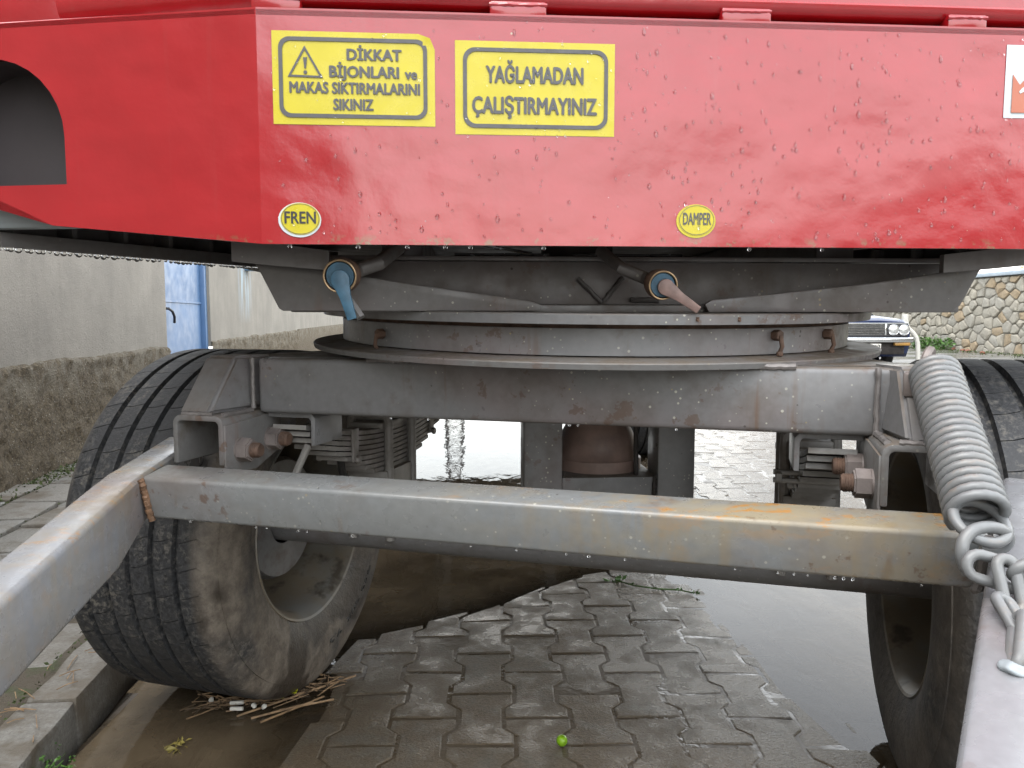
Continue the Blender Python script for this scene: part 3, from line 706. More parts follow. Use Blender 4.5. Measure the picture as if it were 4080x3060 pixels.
# ------------------------------------------------------------------ parked cars beyond the trailer
def car(name, label, paint, base, rz, plate=True):
    t = thing(name, label, 'car', base)
    C = Matrix.Translation(base) @ Matrix.Rotation(rz, 4, 'Z')       # x across (right in the picture), y towards the tail, front at y = 0
    def bod(sec, nm, mat, close=True):
        bm = bmesh.new(); rings = []
        for y, pr_ in sec: rings.append([bm.verts.new(C @ V((x, y, z))) for x, z in pr_])
        m = len(rings[0])
        for A, B in zip(rings, rings[1:]):
            for i in range(m): bm.faces.new((A[i], A[(i + 1) % m], B[(i + 1) % m], B[i]))
        bm.faces.new(rings[0]); bm.faces.new(rings[-1][::-1]); return obj(nm, bm, mat, t, 30)
    def sec(wd, z0, z1, sh, crown=0): 
        h = wd / 2
        return [(-h * .96, z0), (h * .96, z0), (h, z0 + .12), (h, z1 - .16), (h * .97, z1 - sh), (h * .86, z1), (h * .4, z1 + crown), (-h * .4, z1 + crown), (-h * .86, z1), (-h * .97, z1 - sh), (-h, z1 - .16), (-h, z0 + .12)]
    bod([(.02, sec(1.56, .30, .80, .05, .02)), (.10, sec(1.60, .24, .835, .05, .03)), (.6, sec(1.62, .20, .87, .05, .03)), (1.35, sec(1.62, .20, .91, .05, .03)), (3.2, sec(1.62, .20, .92, .05, .02)), (4.0, sec(1.60, .24, .90, .05, .02)), (4.15, sec(1.52, .34, .84, .05, .02))], 'body', paint)
    bod([(1.25, [(-.70, .90), (.70, .90), (.68, .93), (.60, .94), (-.60, .94), (-.68, .93)]), (1.85, [(-.68, .9), (.68, .9), (.60, 1.25), (.52, 1.38), (-.52, 1.38), (-.60, 1.25)]), (2.9, [(-.68, .9), (.68, .9), (.60, 1.25), (.52, 1.39), (-.52, 1.39), (-.60, 1.25)]), (3.45, [(-.66, .9), (.66, .9), (.62, .93), (.56, .94), (-.56, .94), (-.62, .93)])], 'cabin', 'car_glass')
    bod([(1.83, [(-.61, 1.34), (.61, 1.34), (.54, 1.40), (-.54, 1.40)]), (2.92, [(-.61, 1.34), (.61, 1.34), (.54, 1.41), (-.54, 1.41)])], 'roof', paint)
    bm = bmesh.new(); box(bm, (-.74, -.004, .565), (.74, .10, .785), C, .01); gr_ = obj('grille', bm, 'grille', t)
    bm = bmesh.new()
    for k in range(7): box(bm, (-.36, -.016, .60 + k * .026), (.36, -.005, .607 + k * .026), C)
    box(bm, (.37, -.02, .59), (.40, -.004, .77), C, .003); box(bm, (-.40, -.02, .59), (-.37, -.004, .77), C, .003); box(bm, (-.74, -.014, .772), (.74, -.005, .784), C, .002)
    obj('trim', bm, 'chrome', gr_)
    for s_ in (-1, 1):
        for d in (.505, .668):
            bm = bmesh.new(); X = Matrix.Translation(C @ V((s_ * d, -.005, .672))) @ Matrix.Rotation(rz - pi / 2, 4, 'Z')
            lathe(bm, [(0, .086), (.03, .086), (.036, .080), (.030, .074)], X, 24); hl = obj('headlight', bm, 'chrome', t)
            bm = bmesh.new(); lathe(bm, [(.028, .075), (.040, .06), (.048, .035), (.052, .004)], X, 24); obj('lens', bm, 'lens', hl)
    bm = bmesh.new()
    prism(bm, [(-.83, .0), (-.80, -.09), (-.4, -.14), (.4, -.14), (.80, -.09), (.83, .0), (.80, .03), (-.80, .03)], .475, .555, C, 'xy', .015); obj('bumper', bm, 'chrome', t)
    for s_ in (-1, 1):
        bm = bmesh.new(); box(bm, (s_ * .62 - .12, -.10, .425), (s_ * .62 + .12, -.03, .473), C, .006); obj('indicator', bm, 'signal', t)
    bm = bmesh.new(); box(bm, (-.70, .0, .28), (.70, .12, .47), C, .02); obj('apron', bm, 'dark_steel', t)
    for s_ in (-1, 1):
        for y in (.75, 3.15):
            bm = bmesh.new(); X = C @ Matrix.Translation((s_ * .67, y, .29))
            lathe(bm, [(-.08, .17), (-.085, .25), (-.05, .288), (.05, .288), (.085, .25), (.08, .17)], X, 28); wl = obj('wheel', bm, 'tyre_black', t)
            bm = bmesh.new(); lathe(bm, [(-.07, .17), (-.04, .15), (-.04, .004)], X, 20); lathe(bm, [(.07, .17), (.04, .15), (.04, .004)], X, 20); obj('rim', bm, 'chrome', wl)
    if plate:
        bm = bmesh.new(); box(bm, (-.26, -.165, .335), (.26, -.15, .455), C, .003); pl = obj('number_plate', bm, 'paper_white', t)
        text_mesh('lettering', '34 AB 243'[-3:], .12, C @ Matrix.Translation((.165, -.168, .395)) @ Matrix.Rotation(pi / 2, 4, 'X'), 'ink_black', pl, .17, .002)
    return t
CARX = V((5.60, 12.35, .135))
car('parked_car', 'dark blue saloon car with twin round headlights parked facing the trailer', 'car_blue', CARX, radians(-3))
car('parked_car', 'mauve-brown car parked half hidden behind the dark blue saloon', 'car_mauve', V((7.15, 17.3, .17)), radians(-3), False)
bm = bmesh.new(); P = [px(x, y, 13.2) for x, y in ((3608, 1252), (3606, 1275), (3612, 1300), (3622, 1312), (3638, 1327), (3650, 1345), (3655, 1362), (3657, 1378))]
zb = rise(P[-1].x, 13.2); P.append(V((P[-1].x + .02, P[-1].y, zb)))
tube(bm, P, [.05, .05, .045] + [.038] * (len(P) - 3), 10)
o = obj('drain_hose', bm, 'white_plastic', None); o['label'] = 'curved white plastic hose hanging down beside the blue car and the rubble wall'; o['category'] = 'hose'

# lattice mast far down the road: only its mirror image shows in the puddle
t = thing('lattice_mast', 'far lattice power mast whose mirror image shows in the puddle', 'mast', (-1.55, 34, 0))
bm = bmesh.new(); bx_ = V((-2.55, 34, 0))
for sx in (-1, 1):
    for sy in (-1, 1): tube(bm, [bx_ + V((sx * .5, sy * .5, 0)), bx_ + V((sx * .16, sy * .16, 9.5))], .05, 5)
obj('leg', bm, 'mast', t); bm = bmesh.new()
for k in range(16):
    z0, z1 = k * .6, k * .6 + .6; w0, w1 = .5 - .34 * z0 / 9.5, .5 - .34 * z1 / 9.5
    for sx in (-1, 1):
        tube(bm, [bx_ + V((sx * w0, -w0, z0)), bx_ + V((-sx * w1, -w1, z1))], .03, 4); tube(bm, [bx_ + V((sx * w0, w0, z0)), bx_ + V((-sx * w1, w1, z1))], .03, 4)
obj('bracing', bm, 'mast', t); bm = bmesh.new()
for z in (8.2, 9.2): tube(bm, [bx_ + V((-1.4, 0, z)), bx_ + V((1.4, 0, z))], .06, 5)
obj('cross_arm', bm, 'mast', t)

# ================================================================== THE TRAILER
T = thing('tipping_trailer', 'red tipping farm trailer seen close from its drawbar, grey turntable, axle and muddy wheels below', 'trailer', (O.x, O.y, 0))

# ---- red front panel with folded left and right wings
PF = .011
ZB, ZT = 1.130, 1.476
bm = bmesh.new(); prism(bm, [(-.02, ZB), (1.235, ZB), (1.235, ZT), (-.02, ZT)], 0, PF, BD, 'xz', .0)
obj('front_panel', bm, 'red_paint', T)
bm = bmesh.new(); prism(bm, [(.0, ZT - .011), (-.0, ZT - .003), (.004, ZT + .001), (.011, ZT + .003), (.045, ZT + .003), (.045, ZT - .008), (.012, ZT - .008)], -.02, 1.235, BD, 'yz'); 
obj('panel_lip', bm, 'red_paint', T)
def wing(side):
    # t runs outwards from the fold
    ox = -.02 if side < 0 else 1.235
    a = radians(12)
    X = V((side * cos(a), sin(a), 0)); Yv = V((0, 0, 1)); Nn = V((sin(a) * side * 1, -cos(a), 0)) * -1 if side > 0 else V((-sin(a) * -1, cos(a), 0))
    Nn = V((-side * sin(a), cos(a), 0))
    F = BD @ Matrix(((X.x, Nn.x, 0, ox), (X.y, Nn.y, 0, 0), (0, 0, 1, 0), (0, 0, 0, 1)))     # x out, y back, z up
    cxh, rh, zb, zs = .445, .125, 1.226, 1.300
    hole = [(cxh - rh, zb), (cxh + rh, zb), (cxh + rh, zs)] + [(cxh + rh * cos(t_), zs + rh * sin(t_) * .97) for t_ in [pi * k / 16 for k in range(1, 16)]] + [(cxh - rh, zs)]
    outer = [(0, ZB), (.348, 1.163), (.62, 1.285), (.70, 1.33), (.70, 1.472), (0, ZT)]
    bm = bmesh.new(); prism(bm, outer, 0, PF, F, 'xz', 0, [hole]); 
    w_ = obj('side_wing', bm, 'red_paint', T)
    bm = bmesh.new(); prism(bm, [(0, ZT - .01), (0, ZT - .003), (.004, ZT + .0005), (.045, ZT + .002), (.045, ZT - .008)], .0, .70, F, 'yz'); obj('lip', bm, 'red_paint', w_)
    # lamp recess: walls and back plate
    bm = bmesh.new(); m = len(hole)
    fr_ = [bm.verts.new(F @ V((p[0], PF * .5, p[1]))) for p in hole]; bk = [bm.verts.new(F @ V((p[0], .085, p[1]))) for p in hole]
    for i in range(m): bm.faces.new((fr_[i], fr_[(i + 1) % m], bk[(i + 1) % m], bk[i]))
    bm.faces.new(bk)
    obj('lamp_recess', bm, 'recess_grey', w_)
    bm = bmesh.new(); tube(bm, [BD @ V((ox, .0066, ZB + .0005)), BD @ V((ox, .0066, ZT))], .0066, 16); obj('fold_seam', bm, 'red_paint', w_)
    # pale grey side rail behind the bottom of the wing
    bm = bmesh.new(); box(bm, (.33, .05, 1.166), (.95, .075, 1.218), F, .004); obj('side_rail', bm, 'pale_grey', T)
    return F
FL = wing(-1); FR = wing(1)
# ---- upper rail of the tipping box above the seam, and weld tabs
bm = bmesh.new(); prism(bm, [(.016, ZT + .013), (.009, ZT + .017), (.005, ZT + .024), (.004, ZT + .030), (.008, ZT + .034), (.008, ZT + .30), (.06, ZT + .30), (.06, ZT + .011)], -.02, 1.30, BD, 'yz')
obj('upper_rail', bm, 'red_paint', T)
for k, (a, b) in enumerate(((-.028, .045), (.326, .413), (.685, .764), (1.05, 1.115))):
    bm = bmesh.new(); box(bm, (a, .001, ZT - .003), (b, .03, ZT + .020), BD, .004)
    bead(bm, BD @ V((a, .003, ZT + .014)), BD @ V((b, .003, ZT + .0145)), .0035, k); obj('weld_tab', bm, 'red_paint', T)
bm = bmesh.new(); cyl(bm, BD @ V((-.02, .07, ZT + .045)), BD @ V((-.345, .145, ZT + .04)), .042, 20); obj('corner_tube', bm, 'red_paint', T)
bm = bmesh.new(); box(bm, (-.53, .22, ZT - .10), (-.36, .29, ZT + .3), BD, .006); obj('corner_post', bm, 'red_paint', T)
bm = bmesh.new(); box(bm, (-.90, .27, ZT - .12), (-.535, .31, ZT + .3), BD, .006); obj('box_front', bm, 'red_paint', T)
bm = bmesh.new(); tube(bm, [BD @ V((-.532, .262, ZT - .1)), BD @ V((-.532, .262, ZT + .3))], .006, 8); obj('post_weld', bm, 'red_paint', T)
bm = bmesh.new(); box(bm, (-.60, .27, ZT + .06), (1.80, 6.6, ZT + .34), BD, .01); obj('tipping_box', bm, 'red_paint', T)

# ---- stickers
def sticker(u0, u1, z0, z1, mat, nm='warning_sticker', lab=None):
    bm = bmesh.new(); nx = 10
    g = []
    for i in range(nx + 1):
        row = []
        for j in range(7):
            u = u0 + (u1 - u0) * i / nx; z = z0 + (z1 - z0) * j / 6; pe = 0
            if lab and 'triangle' in lab: pe = .0035 if i + j == nx + 6 else 0; u -= pe * 2; z -= pe * 2
            row.append(bm.verts.new(BD @ V((u, -.0008 - pe - .0006 * abs(noise.noise(V((u * 20, z * 20, 1)))), z))))
        g.append(row)
    for i in range(nx):
        for j in range(6): bm.faces.new((g[i][j], g[i + 1][j], g[i + 1][j + 1], g[i][j + 1]))
    o = obj(nm, bm, mat, T, 60)
    if lab: o['label'] = lab
    return o
def rrect(u0, u1, z0, z1, r, n=7):
    p = []
    for cx_, cz_, a0 in ((u1 - r, z1 - r, 0), (u0 + r, z1 - r, 90), (u0 + r, z0 + r, 180), (u1 - r, z0 + r, 270)):
        p += [(cx_ + r * cos(radians(a0 + 90 * k / n)), cz_ + r * sin(radians(a0 + 90 * k / n))) for k in range(n + 1)]
    return p
def frame(o, u0, u1, z0, z1, r, wd, mat='sticker_ink'):
    bm = bmesh.new(); A = rrect(u0, u1, z0, z1, r); B = rrect(u0 + wd, u1 - wd, z0 + wd, z1 - wd, r - wd * .6)
    prism(bm, A, -.0022, -.0017, BD, 'xz', 0, [B]); obj('border', bm, mat, o, 0)
def txt(o, s, u, z, h, wd, mat='sticker_ink', bold=.06):
    text_mesh('lettering', s, h / .72, BD @ Matrix.Translation((u, -.0020, z)) @ Matrix.Rotation(pi / 2, 4, 'X'), mat, o, wd, bold * h)
s1 = sticker(.002, .243, 1.3075, 1.443, 'sticker_yellow', lab='yellow warning sticker with triangle and four lines of text')
frame(s1, .0115, .2315, 1.3175, 1.4345, .016, .0058)
tri = [(.050, 1.422), (.0245, 1.3765), (.0765, 1.3755)]; c3 = (sum(p[0] for p in tri) / 3, sum(p[1] for p in tri) / 3)
bm = bmesh.new(); prism(bm, tri, -.0022, -.0017, BD, 'xz', 0, [[(c3[0] + (p[0] - c3[0]) * .80, c3[1] + (p[1] - c3[1]) * .80) for p in tri]]); obj('triangle', bm, 'sticker_ink', s1, 0)
bm = bmesh.new(); prism(bm, [(.0475, 1.405), (.0535, 1.405), (.0517, 1.389), (.0493, 1.389)], -.0022, -.0017, BD, 'xz'); prism(bm, [(.0505 + .0028 * cos(k * pi / 5), 1.3835 + .0028 * sin(k * pi / 5)) for k in range(10)], -.0022, -.0017, BD, 'xz'); obj('exclamation_mark', bm, 'sticker_ink', s1, 0)
txt(s1, 'DİKKAT', .152, 1.4095, .0165, .082, bold=.062); txt(s1, 'BİJONLARI', .1375, 1.3845, .0165, .104, bold=.062); txt(s1, 've', .2075, 1.383, .0155, .019, bold=.062)
txt(s1, 'MAKAS SIKTIRMALARINI', .1235, 1.3605, .0165, .194, bold=.06); txt(s1, 'SIKINIZ', .1205, 1.3365, .0165, .060, bold=.06)
s2 = sticker(.2735, .518, 1.297, 1.4355, 'sticker_yellow', lab='yellow warning sticker with two lines of text')
frame(s2, .2855, .5075, 1.307, 1.4255, .018, .0058)
txt(s2, 'YAĞLAMADAN', .3955, 1.3850, .0250, .150, bold=.06); txt(s2, 'ÇALIŞTIRMAYINIZ', .3945, 1.3395, .0250, .192, bold=.06)
def oval(u, z, ru, rz_, word, wd, inkm):
    bm = bmesh.new(); prism(bm, [(u - .001 + (ru + .0015) * cos(k * pi / 20), z - .0015 + (rz_ + .0015) * sin(k * pi / 20)) for k in range(40)], -.0012, -.0004, BD, 'xz')
    o = obj('oval_sticker', bm, 'sticker_white' if word == 'FREN' else 'sticker_yellow', T, 0)
    bm = bmesh.new(); prism(bm, [(u + ru * .97 * cos(k * pi / 20), z + rz_ * .97 * sin(k * pi / 20)) for k in range(40)], -.0019, -.0014, BD, 'xz'); obj('print', bm, 'sticker_yellow', o, 0)
    bm = bmesh.new(); A = [(u + ru * .93 * cos(k * pi / 20), z + rz_ * .93 * sin(k * pi / 20)) for k in range(40)]; B = [(u + ru * .905 * cos(k * pi / 20), z + rz_ * .905 * sin(k * pi / 20)) for k in range(40)]
    prism(bm, A, -.0023, -.0019, BD, 'xz', 0, [B]); obj('border', bm, 'sticker_ink', o, 0)
    text_mesh('lettering', word, .0255 if word == 'FREN' else .0265, BD @ Matrix.Translation((u, -.0023, z + .001)) @ Matrix.Rotation(pi / 2, 4, 'X'), inkm, o, wd, .0006)
oval(.038, 1.1675, .0305, .0245, 'FREN', .047, 'ink_black'); oval(.651, 1.171, .0300, .0245, 'DAMPER', .045, 'sticker_ink')
s3 = sticker(1.148, 1.232, 1.337, 1.450, 'sticker_white', 'maker_sticker', 'white sticker with an orange letter mark at the right end of the panel')
bm = bmesh.new(); prism(bm, [(1.160, 1.345), (1.160, 1.404), (1.1725, 1.388), (1.185, 1.402), (1.228, 1.402), (1.228, 1.345)], -.0024, -.0018, BD, 'xz'); obj('letter_mark', bm, 'sticker_orange', s3, 0)
bm = bmesh.new(); prism(bm, [(1.171, 1.3775), (1.173, 1.3745), (1.178, 1.377), (1.192, 1.3885), (1.191, 1.392), (1.176, 1.383)], -.0030, -.0025, BD, 'xz'); obj('letter_mark', bm, 'sticker_white', s3, 0)

# ---- rain drops on the panel
rs = random.Random(21)
def drop(bm, c, nrm, r, stretch=1.6):
    t = bmesh.new(); bmesh.ops.create_uvsphere(t, u_segments=8, v_segments=6, radius=1)
    for v in t.verts:
        x, y, z = v.co; taper = 1 - .35 * max(0, z)
        v.co = V((x * r * taper, y * r * .5, z * r * stretch))
    merge(bm, t, Matrix.Translation(c) @ Matrix.Rotation(radians(4.1), 4, 'Z'))
bm = bmesh.new(); bm2 = bmesh.new()
for _ in range(560):
    u = rs.uniform(.0, 1.20); z = rs.uniform(ZB + .01, ZT - .008); r = rs.choice((.0011, .0014, .0018, .0023, .0030)) * rs.uniform(.7, 1.15)
    if u < .3 and z > 1.2 and rs.random() < .6: continue
    on = any(a < u < b and c < z < d for a, b, c, d in ((-.002, .247, 1.303, 1.447), (.27, .522, 1.293, 1.44), (.0, .075, 1.14, 1.195), (.61, .69, 1.14, 1.2), (1.14, 1.24, 1.33, 1.46)))
    drop(bm, BD @ V((u, -.0003 - (.0024 if on else 0), z)), None, r * (.6 if on else 1), rs.uniform(1.0, 2.2))
obj('rain_drops', bm, 'drop_water', T, 60, kind='stuff')
bm = bmesh.new()
for u in (.123, .198, .257, .296, .02, .41, .74, .86):
    drop(bm, BD @ V((u, .006, ZB - .003)), None, .0032, 1.3)
def drips(a, b, cnt, r, seed):
    q = random.Random(seed)
    for k in range(cnt):
        f = (k + q.uniform(-.35, .35)) / cnt if cnt > 40 else q.random(); drop(bm, V(a).lerp(V(b), max(0, min(1, f))) - V((0, 0, r * .3)), None, r * q.uniform(.5, 1.15), q.uniform(.8, 1.2))
# (more drips are added to this mesh further down)

# ---- underside of the body: floor, chassis rails, bolster over the turntable
UC = .60
bm = bmesh.new(); box(bm, (-.10, .03, 1.205), (1.30, .17, 1.235), BD); box(bm, (-.55, .1705, 1.205), (1.75, 7.2, 1.235), BD); obj('floor', bm, 'floor_steel', T)
for u in (UC - .47, UC + .39):
    bm = bmesh.new(); box(bm, (u, .30, 1.11), (u + .08, 7.1, 1.204), BD, .006); obj('chassis_rail', bm, 'under_paint', T)
for v_ in (1.7, 2.6, 3.5, 5.2, 6.4):
    bm = bmesh.new(); box(bm, (-.28, v_, 1.13), (1.48, v_ + .07, 1.2045), BD, .004); obj('cross_member', bm, 'under_paint', T)
bm = bmesh.new(); box(bm, (-.4, 7.0, .74), (1.6, 7.08, .90), BD, .01); rb = obj('rear_bumper', bm, 'under_paint', T)
for u in (UC - .47, UC + .39):
    bm = bmesh.new(); box(bm, (u, 6.98, .905), (u + .08, 7.07, 1.109), BD, .005); obj('bumper_bracket', bm, 'under_paint', rb)
# flared side braces under the corners, dripping wet
for side, nm in ((-1, 'l'), (1, 'r')):
    A = V((UC + side * 1.115, .185, 0)); B = V((UC + side * .63, 1.02, 0)); d = (B - A).normalized(); nn = V((-d.y, d.x, 0)) * (1 if side < 0 else -1)
    F = BD @ Matrix(((d.x, nn.x, 0, A.x), (d.y, nn.y, 0, A.y), (0, 0, 1, 0), (0, 0, 0, 1)))
    L = (B - A).length; bm = bmesh.new(); box(bm, (0, -.02, 1.153), (L, .045, 1.161), F, .001); box(bm, (0, .037, 1.161), (L, .045, 1.203), F, .001); box(bm, (0, -.022, 1.138), (L, -.010, 1.163), F, .001)
    for k in range(9): box(bm, (L * k / 9 + .03, -.008, 1.162), (L * k / 9 + .04, .036, 1.195), F)
    br_ = obj('corner_brace', bm, 'under_paint', T)
    if side < 0: dripA, dripB = F @ V((0, -.016, 1.138)), F @ V((L * .97, -.016, 1.138))
    # end gusset with a rounded slot
    g0 = UC + side * .70
    bm = bmesh.new(); prism(bm, [(g0, 1.205), (g0, 1.112), (g0 - side * .07, 1.105), (g0 - side * .16, 1.098), (g0 - side * .16, 1.13), (g0 - side * .05, 1.142), (g0 - side * .03, 1.16), (g0 - side * .03, 1.205)], .12, .132, BD, 'xz'); obj('gusset', bm, 'under_paint', T)
# bolster: recessed channel and two tapering front wings
bm = bmesh.new(); box(bm, (UC - .62, .235, 1.042), (UC + .62, .245, 1.122), BD, .002); box(bm, (UC - .62, .19, 1.028), (UC + .62, .245, 1.041), BD, .002); box(bm, (UC - .62, .225, 1.123), (UC + .62, .30, 1.131), BD, .001)
bo = obj('bolster', bm, 'under_paint', T)
bm = bmesh.new(); prism(bm, [(-.074, 1.112), (-.066, 1.098), (-.035, 1.034), (-.028, 1.030), (.42, 1.030), (.425, 1.040), (.405, 1.047), (.30, 1.062), (.20, 1.076), (.098, 1.092), (-.02, 1.110)], .165, .177, BD, 'xz', .0015); obj('bolster_wing', bm, 'under_paint', bo)
bm = bmesh.new(); prism(bm, [(1.245, 1.112), (1.236, 1.098), (1.205, 1.040), (1.188, 1.028), (.73, 1.028), (.722, 1.042), (.735, 1.050), (.85, 1.061), (1.00, 1.077), (1.10, 1.090), (1.20, 1.106)], .165, .177, BD, 'xz', .0015); obj('bolster_wing', bm, 'under_paint', bo)
bm = bmesh.new(); bead(bm, BD @ V((.50, .231, 1.090)), BD @ V((.545, .231, 1.047)), .0045, 1, 12); bead(bm, BD @ V((.585, .231, 1.093)), BD @ V((.548, .231, 1.047)), .0045, 2, 12); bead(bm, BD @ V((.60, .231, 1.052)), BD @ V((.655, .231, 1.050)), .005, 3, 8)
obj('weld', bm, 'weld_dark', bo, kind='stuff')
bm = bmesh.new()  # bright rods added to stand in for light slits above the bolster
for a, b in ((.27, .455), (.50, .72)): tube(bm, [BD @ V((a, .31, 1.139)), BD @ V((b, .31, 1.139))], .0045, 8)
tube(bm, [BD @ V((.30, .28, 1.160)), BD @ V((.42, .30, 1.142))], .003, 6); obj('light_slit_rod', bm, 'bright_rod', T)
bm = bmesh.new(); box(bm, (.455, .40, 1.132), (.60, .46, 1.20), BD, .004); obj('rod_bracket', bm, 'dark_steel', T)

# ---- shut-off couplings under the panel
def coupling(c, back, r, capm, tail, tw, nm, lab, strap=None):
    c = BD @ V(c); back = (BD @ V(back) - c); d = ((c - V((0, 0, CAMH))).normalized() + back.normalized() * .38).normalized(); f = -d
    bm = bmesh.new(); tube(bm, [c + d * .03, c + d * .05 + back * .25, c + back * .8, c + back * 1.2 + V((0, .03, .02))], r * .46, 14); p_ = obj(nm, bm, 'under_paint', T); p_['label'] = lab
    Q = Matrix.Translation(c) @ f.to_track_quat('X', 'Z').to_matrix().to_4x4()
    bm = bmesh.new(); lathe(bm, [(-.045, r * .5), (-.045, r * .95), (-.03, r * .98), (-.028, r * 1.04), (-.008, r * 1.04), (-.004, r * .97), (.004, r * .97), (.004, r * .88), (-.012, r * .86), (-.012, .001)], Q, 32); obj('sleeve', bm, 'rust', p_)
    bm = bmesh.new(); tube(bm, [Q @ V((.004, r * .93 * cos(k * pi / 16), r * .93 * sin(k * pi / 16))) for k in range(32)], r * .07, 8, True); obj('ring', bm, 'brass', p_)
    bm = bmesh.new(); lathe(bm, [(-.011, r * .86), (.000, r * .84), (.002, r * .80), (.002, .001)], Q, 28); obj('cap', bm, 'blue_cap', p_)
    # lever: round head in the cap and a tapering tail
    tl = (BD @ V(tail)) - c; hd = c + f * .008 + tl.normalized() * r * .18; e = c + tl + f * .004
    ax = (e - hd).normalized(); sd_ = ax.cross(f).normalized(); bm = bmesh.new(); L = (e - hd).length
    outl = [(-r * .55 * cos(t_), r * .55 * sin(t_)) for t_ in [-pi * .62 + 2 * pi * .62 * k / 14 for k in range(15)]]
    outl = outl + [(L * .42, tw * .62), (L, tw * .5), (L, -tw * .5), (L * .42, -tw * .62)]
    Lm = Matrix(((ax.x, sd_.x, f.x, hd.x), (ax.y, sd_.y, f.y, hd.y), (ax.z, sd_.z, f.z, hd.z), (0, 0, 0, 1)))
    prism(bm, outl, -.003, .003, Lm, 'xy', .0012); obj('lever', bm, capm, p_)
    if strap:
        e2 = BD @ V(strap); bm = bmesh.new(); a_ = c + d * .02 - V((0, 0, r)); tube(bm, [a_, a_.lerp(e2, .5) + d * .004, e2], [.007, .0075, .008], 6); obj('strap', bm, 'under_paint', p_)
coupling((.087, .060, 1.085), (.155, .16, 1.118), .0275, 'blue_cap', (.107, .050, 1.016), .015, 'brake_coupling', 'blue capped coupling with hanging lever below the left oval sticker', (.117, .075, 1.018))
coupling((.615, .060, 1.072), (.550, .16, 1.112), .0245, 'brown_cap', (.671, .045, 1.031), .013, 'tipping_coupling', 'brown levered coupling below the right oval sticker')

# ---- turntable ring (centre a touch behind the axle)
RC = BG @ V((.012, .045, 0)); RX = Matrix.Translation(RC + V((0, 0, .985))) @ Matrix.Rotation(radians(1.9), 4, 'X') @ Matrix.Rotation(radians(.4), 4, 'Y') @ Matrix.Translation((0, 0, -.985)) @ Matrix.Rotation(-pi / 2, 4, 'Y')       # local x = up; the nose sits a little low
def ringpart(nm, prof, mat, par, n=128):
    bm = bmesh.new(); lathe(bm, prof, RX, n, True); return obj(nm, bm, mat, par, 40)
tt = ringpart('turntable', [(.972, .590), (1.0185, .590), (1.0185, .555), (.972, .555)], 'beam_paint', T)
ringpart('lower_flange', [(.9545, .655), (.9635, .657), (.9655, .655), (.9715, .555), (.9545, .54)], 'dusty_paint', tt)
ringpart('upper_flange', [(1.0275, .632), (1.0430, .634), (1.0450, .632), (1.0450, .42), (1.0275, .42)], 'beam_paint', tt)
ringpart('bearing_gap', [(1.0185, .580), (1.0275, .580), (1.0275, .55), (1.0185, .55)], 'rust', tt)
for a_, lab in ((-138, 0), (-61.2, 1), (-45.5, 2)):
    a_ = radians(a_); p_ = RC + V((cos(a_) * .592, sin(a_) * .592, .9865)); o_ = V((cos(a_), sin(a_), 0)); bm = bmesh.new()
    hexnut(bm, p_ + o_ * .006, o_, .010, .016); tube(bm, [p_ + o_ * .014, p_ + o_ * .018 - V((0, 0, .02)), p_ + o_ * .012 - V((0, 0, .032))], .004, 6); 
    bmesh.ops.create_icosphere(bm, subdivisions=1, radius=.007, matrix=Matrix.Translation(p_ + o_ * .013 - V((0, 0, .033)))); obj('grease_nipple', bm, 'rust', tt)
# two small weld stops on the upper flange
for a_ in (-79, -72):
    a_ = radians(a_); p_ = RC + V((cos(a_) * .6345, sin(a_) * .6345, 1.0155)); bm = bmesh.new(); bead(bm, p_ - V((0, 0, .004)), p_ + V((0, 0, .004)), .003, 5, 6); obj('weld_stop', bm, 'rust', tt)

# ---- bogie frame
ZBM = .823
bm = bmesh.new(); box(bm, (-.578, -.47, ZBM), (.622, -.36, .936), BG, .010, 3); fb = obj('front_beam', bm, 'beam_paint', T)
bm = bmesh.new(); box(bm, (-.578, .40, ZBM), (.622, .51, .935), BG, .010, 3); obj('rear_beam', bm, 'beam_paint', T)
for s_ in (-1, 1):
    bm = bmesh.new(); box(bm, (s_ * .53 - .05, -.358, .835), (s_ * .53 + .05, .398, .934), BG, .008); obj('side_beam', bm, 'beam_paint', T)
    bm = bmesh.new()                                        # corner plate over the side beam, under the ring
    prism(bm, [(s_ * .36, -.43), (s_ * .66, -.43), (s_ * .60, -.1), (s_ * .36, -.2)], .9365, .9372, BG, 'xy'); obj('corner_plate', bm, 'dusty_paint', T)
bm = bmesh.new(); bead(bm, BG @ V((-.30, -.468, .936)), BG @ V((-.36, -.40, .938)), .007, 3); bead(bm, BG @ V((-.24, -.47, .937)), BG @ V((-.33, -.465, .936)), .007, 4); obj('weld', bm, 'weld', fb); bm = bmesh.new(); bead(bm, BG @ V((.36, -.47, .936)), BG @ V((.46, -.468, .936)), .006, 9); obj('weld', bm, 'weld', fb)

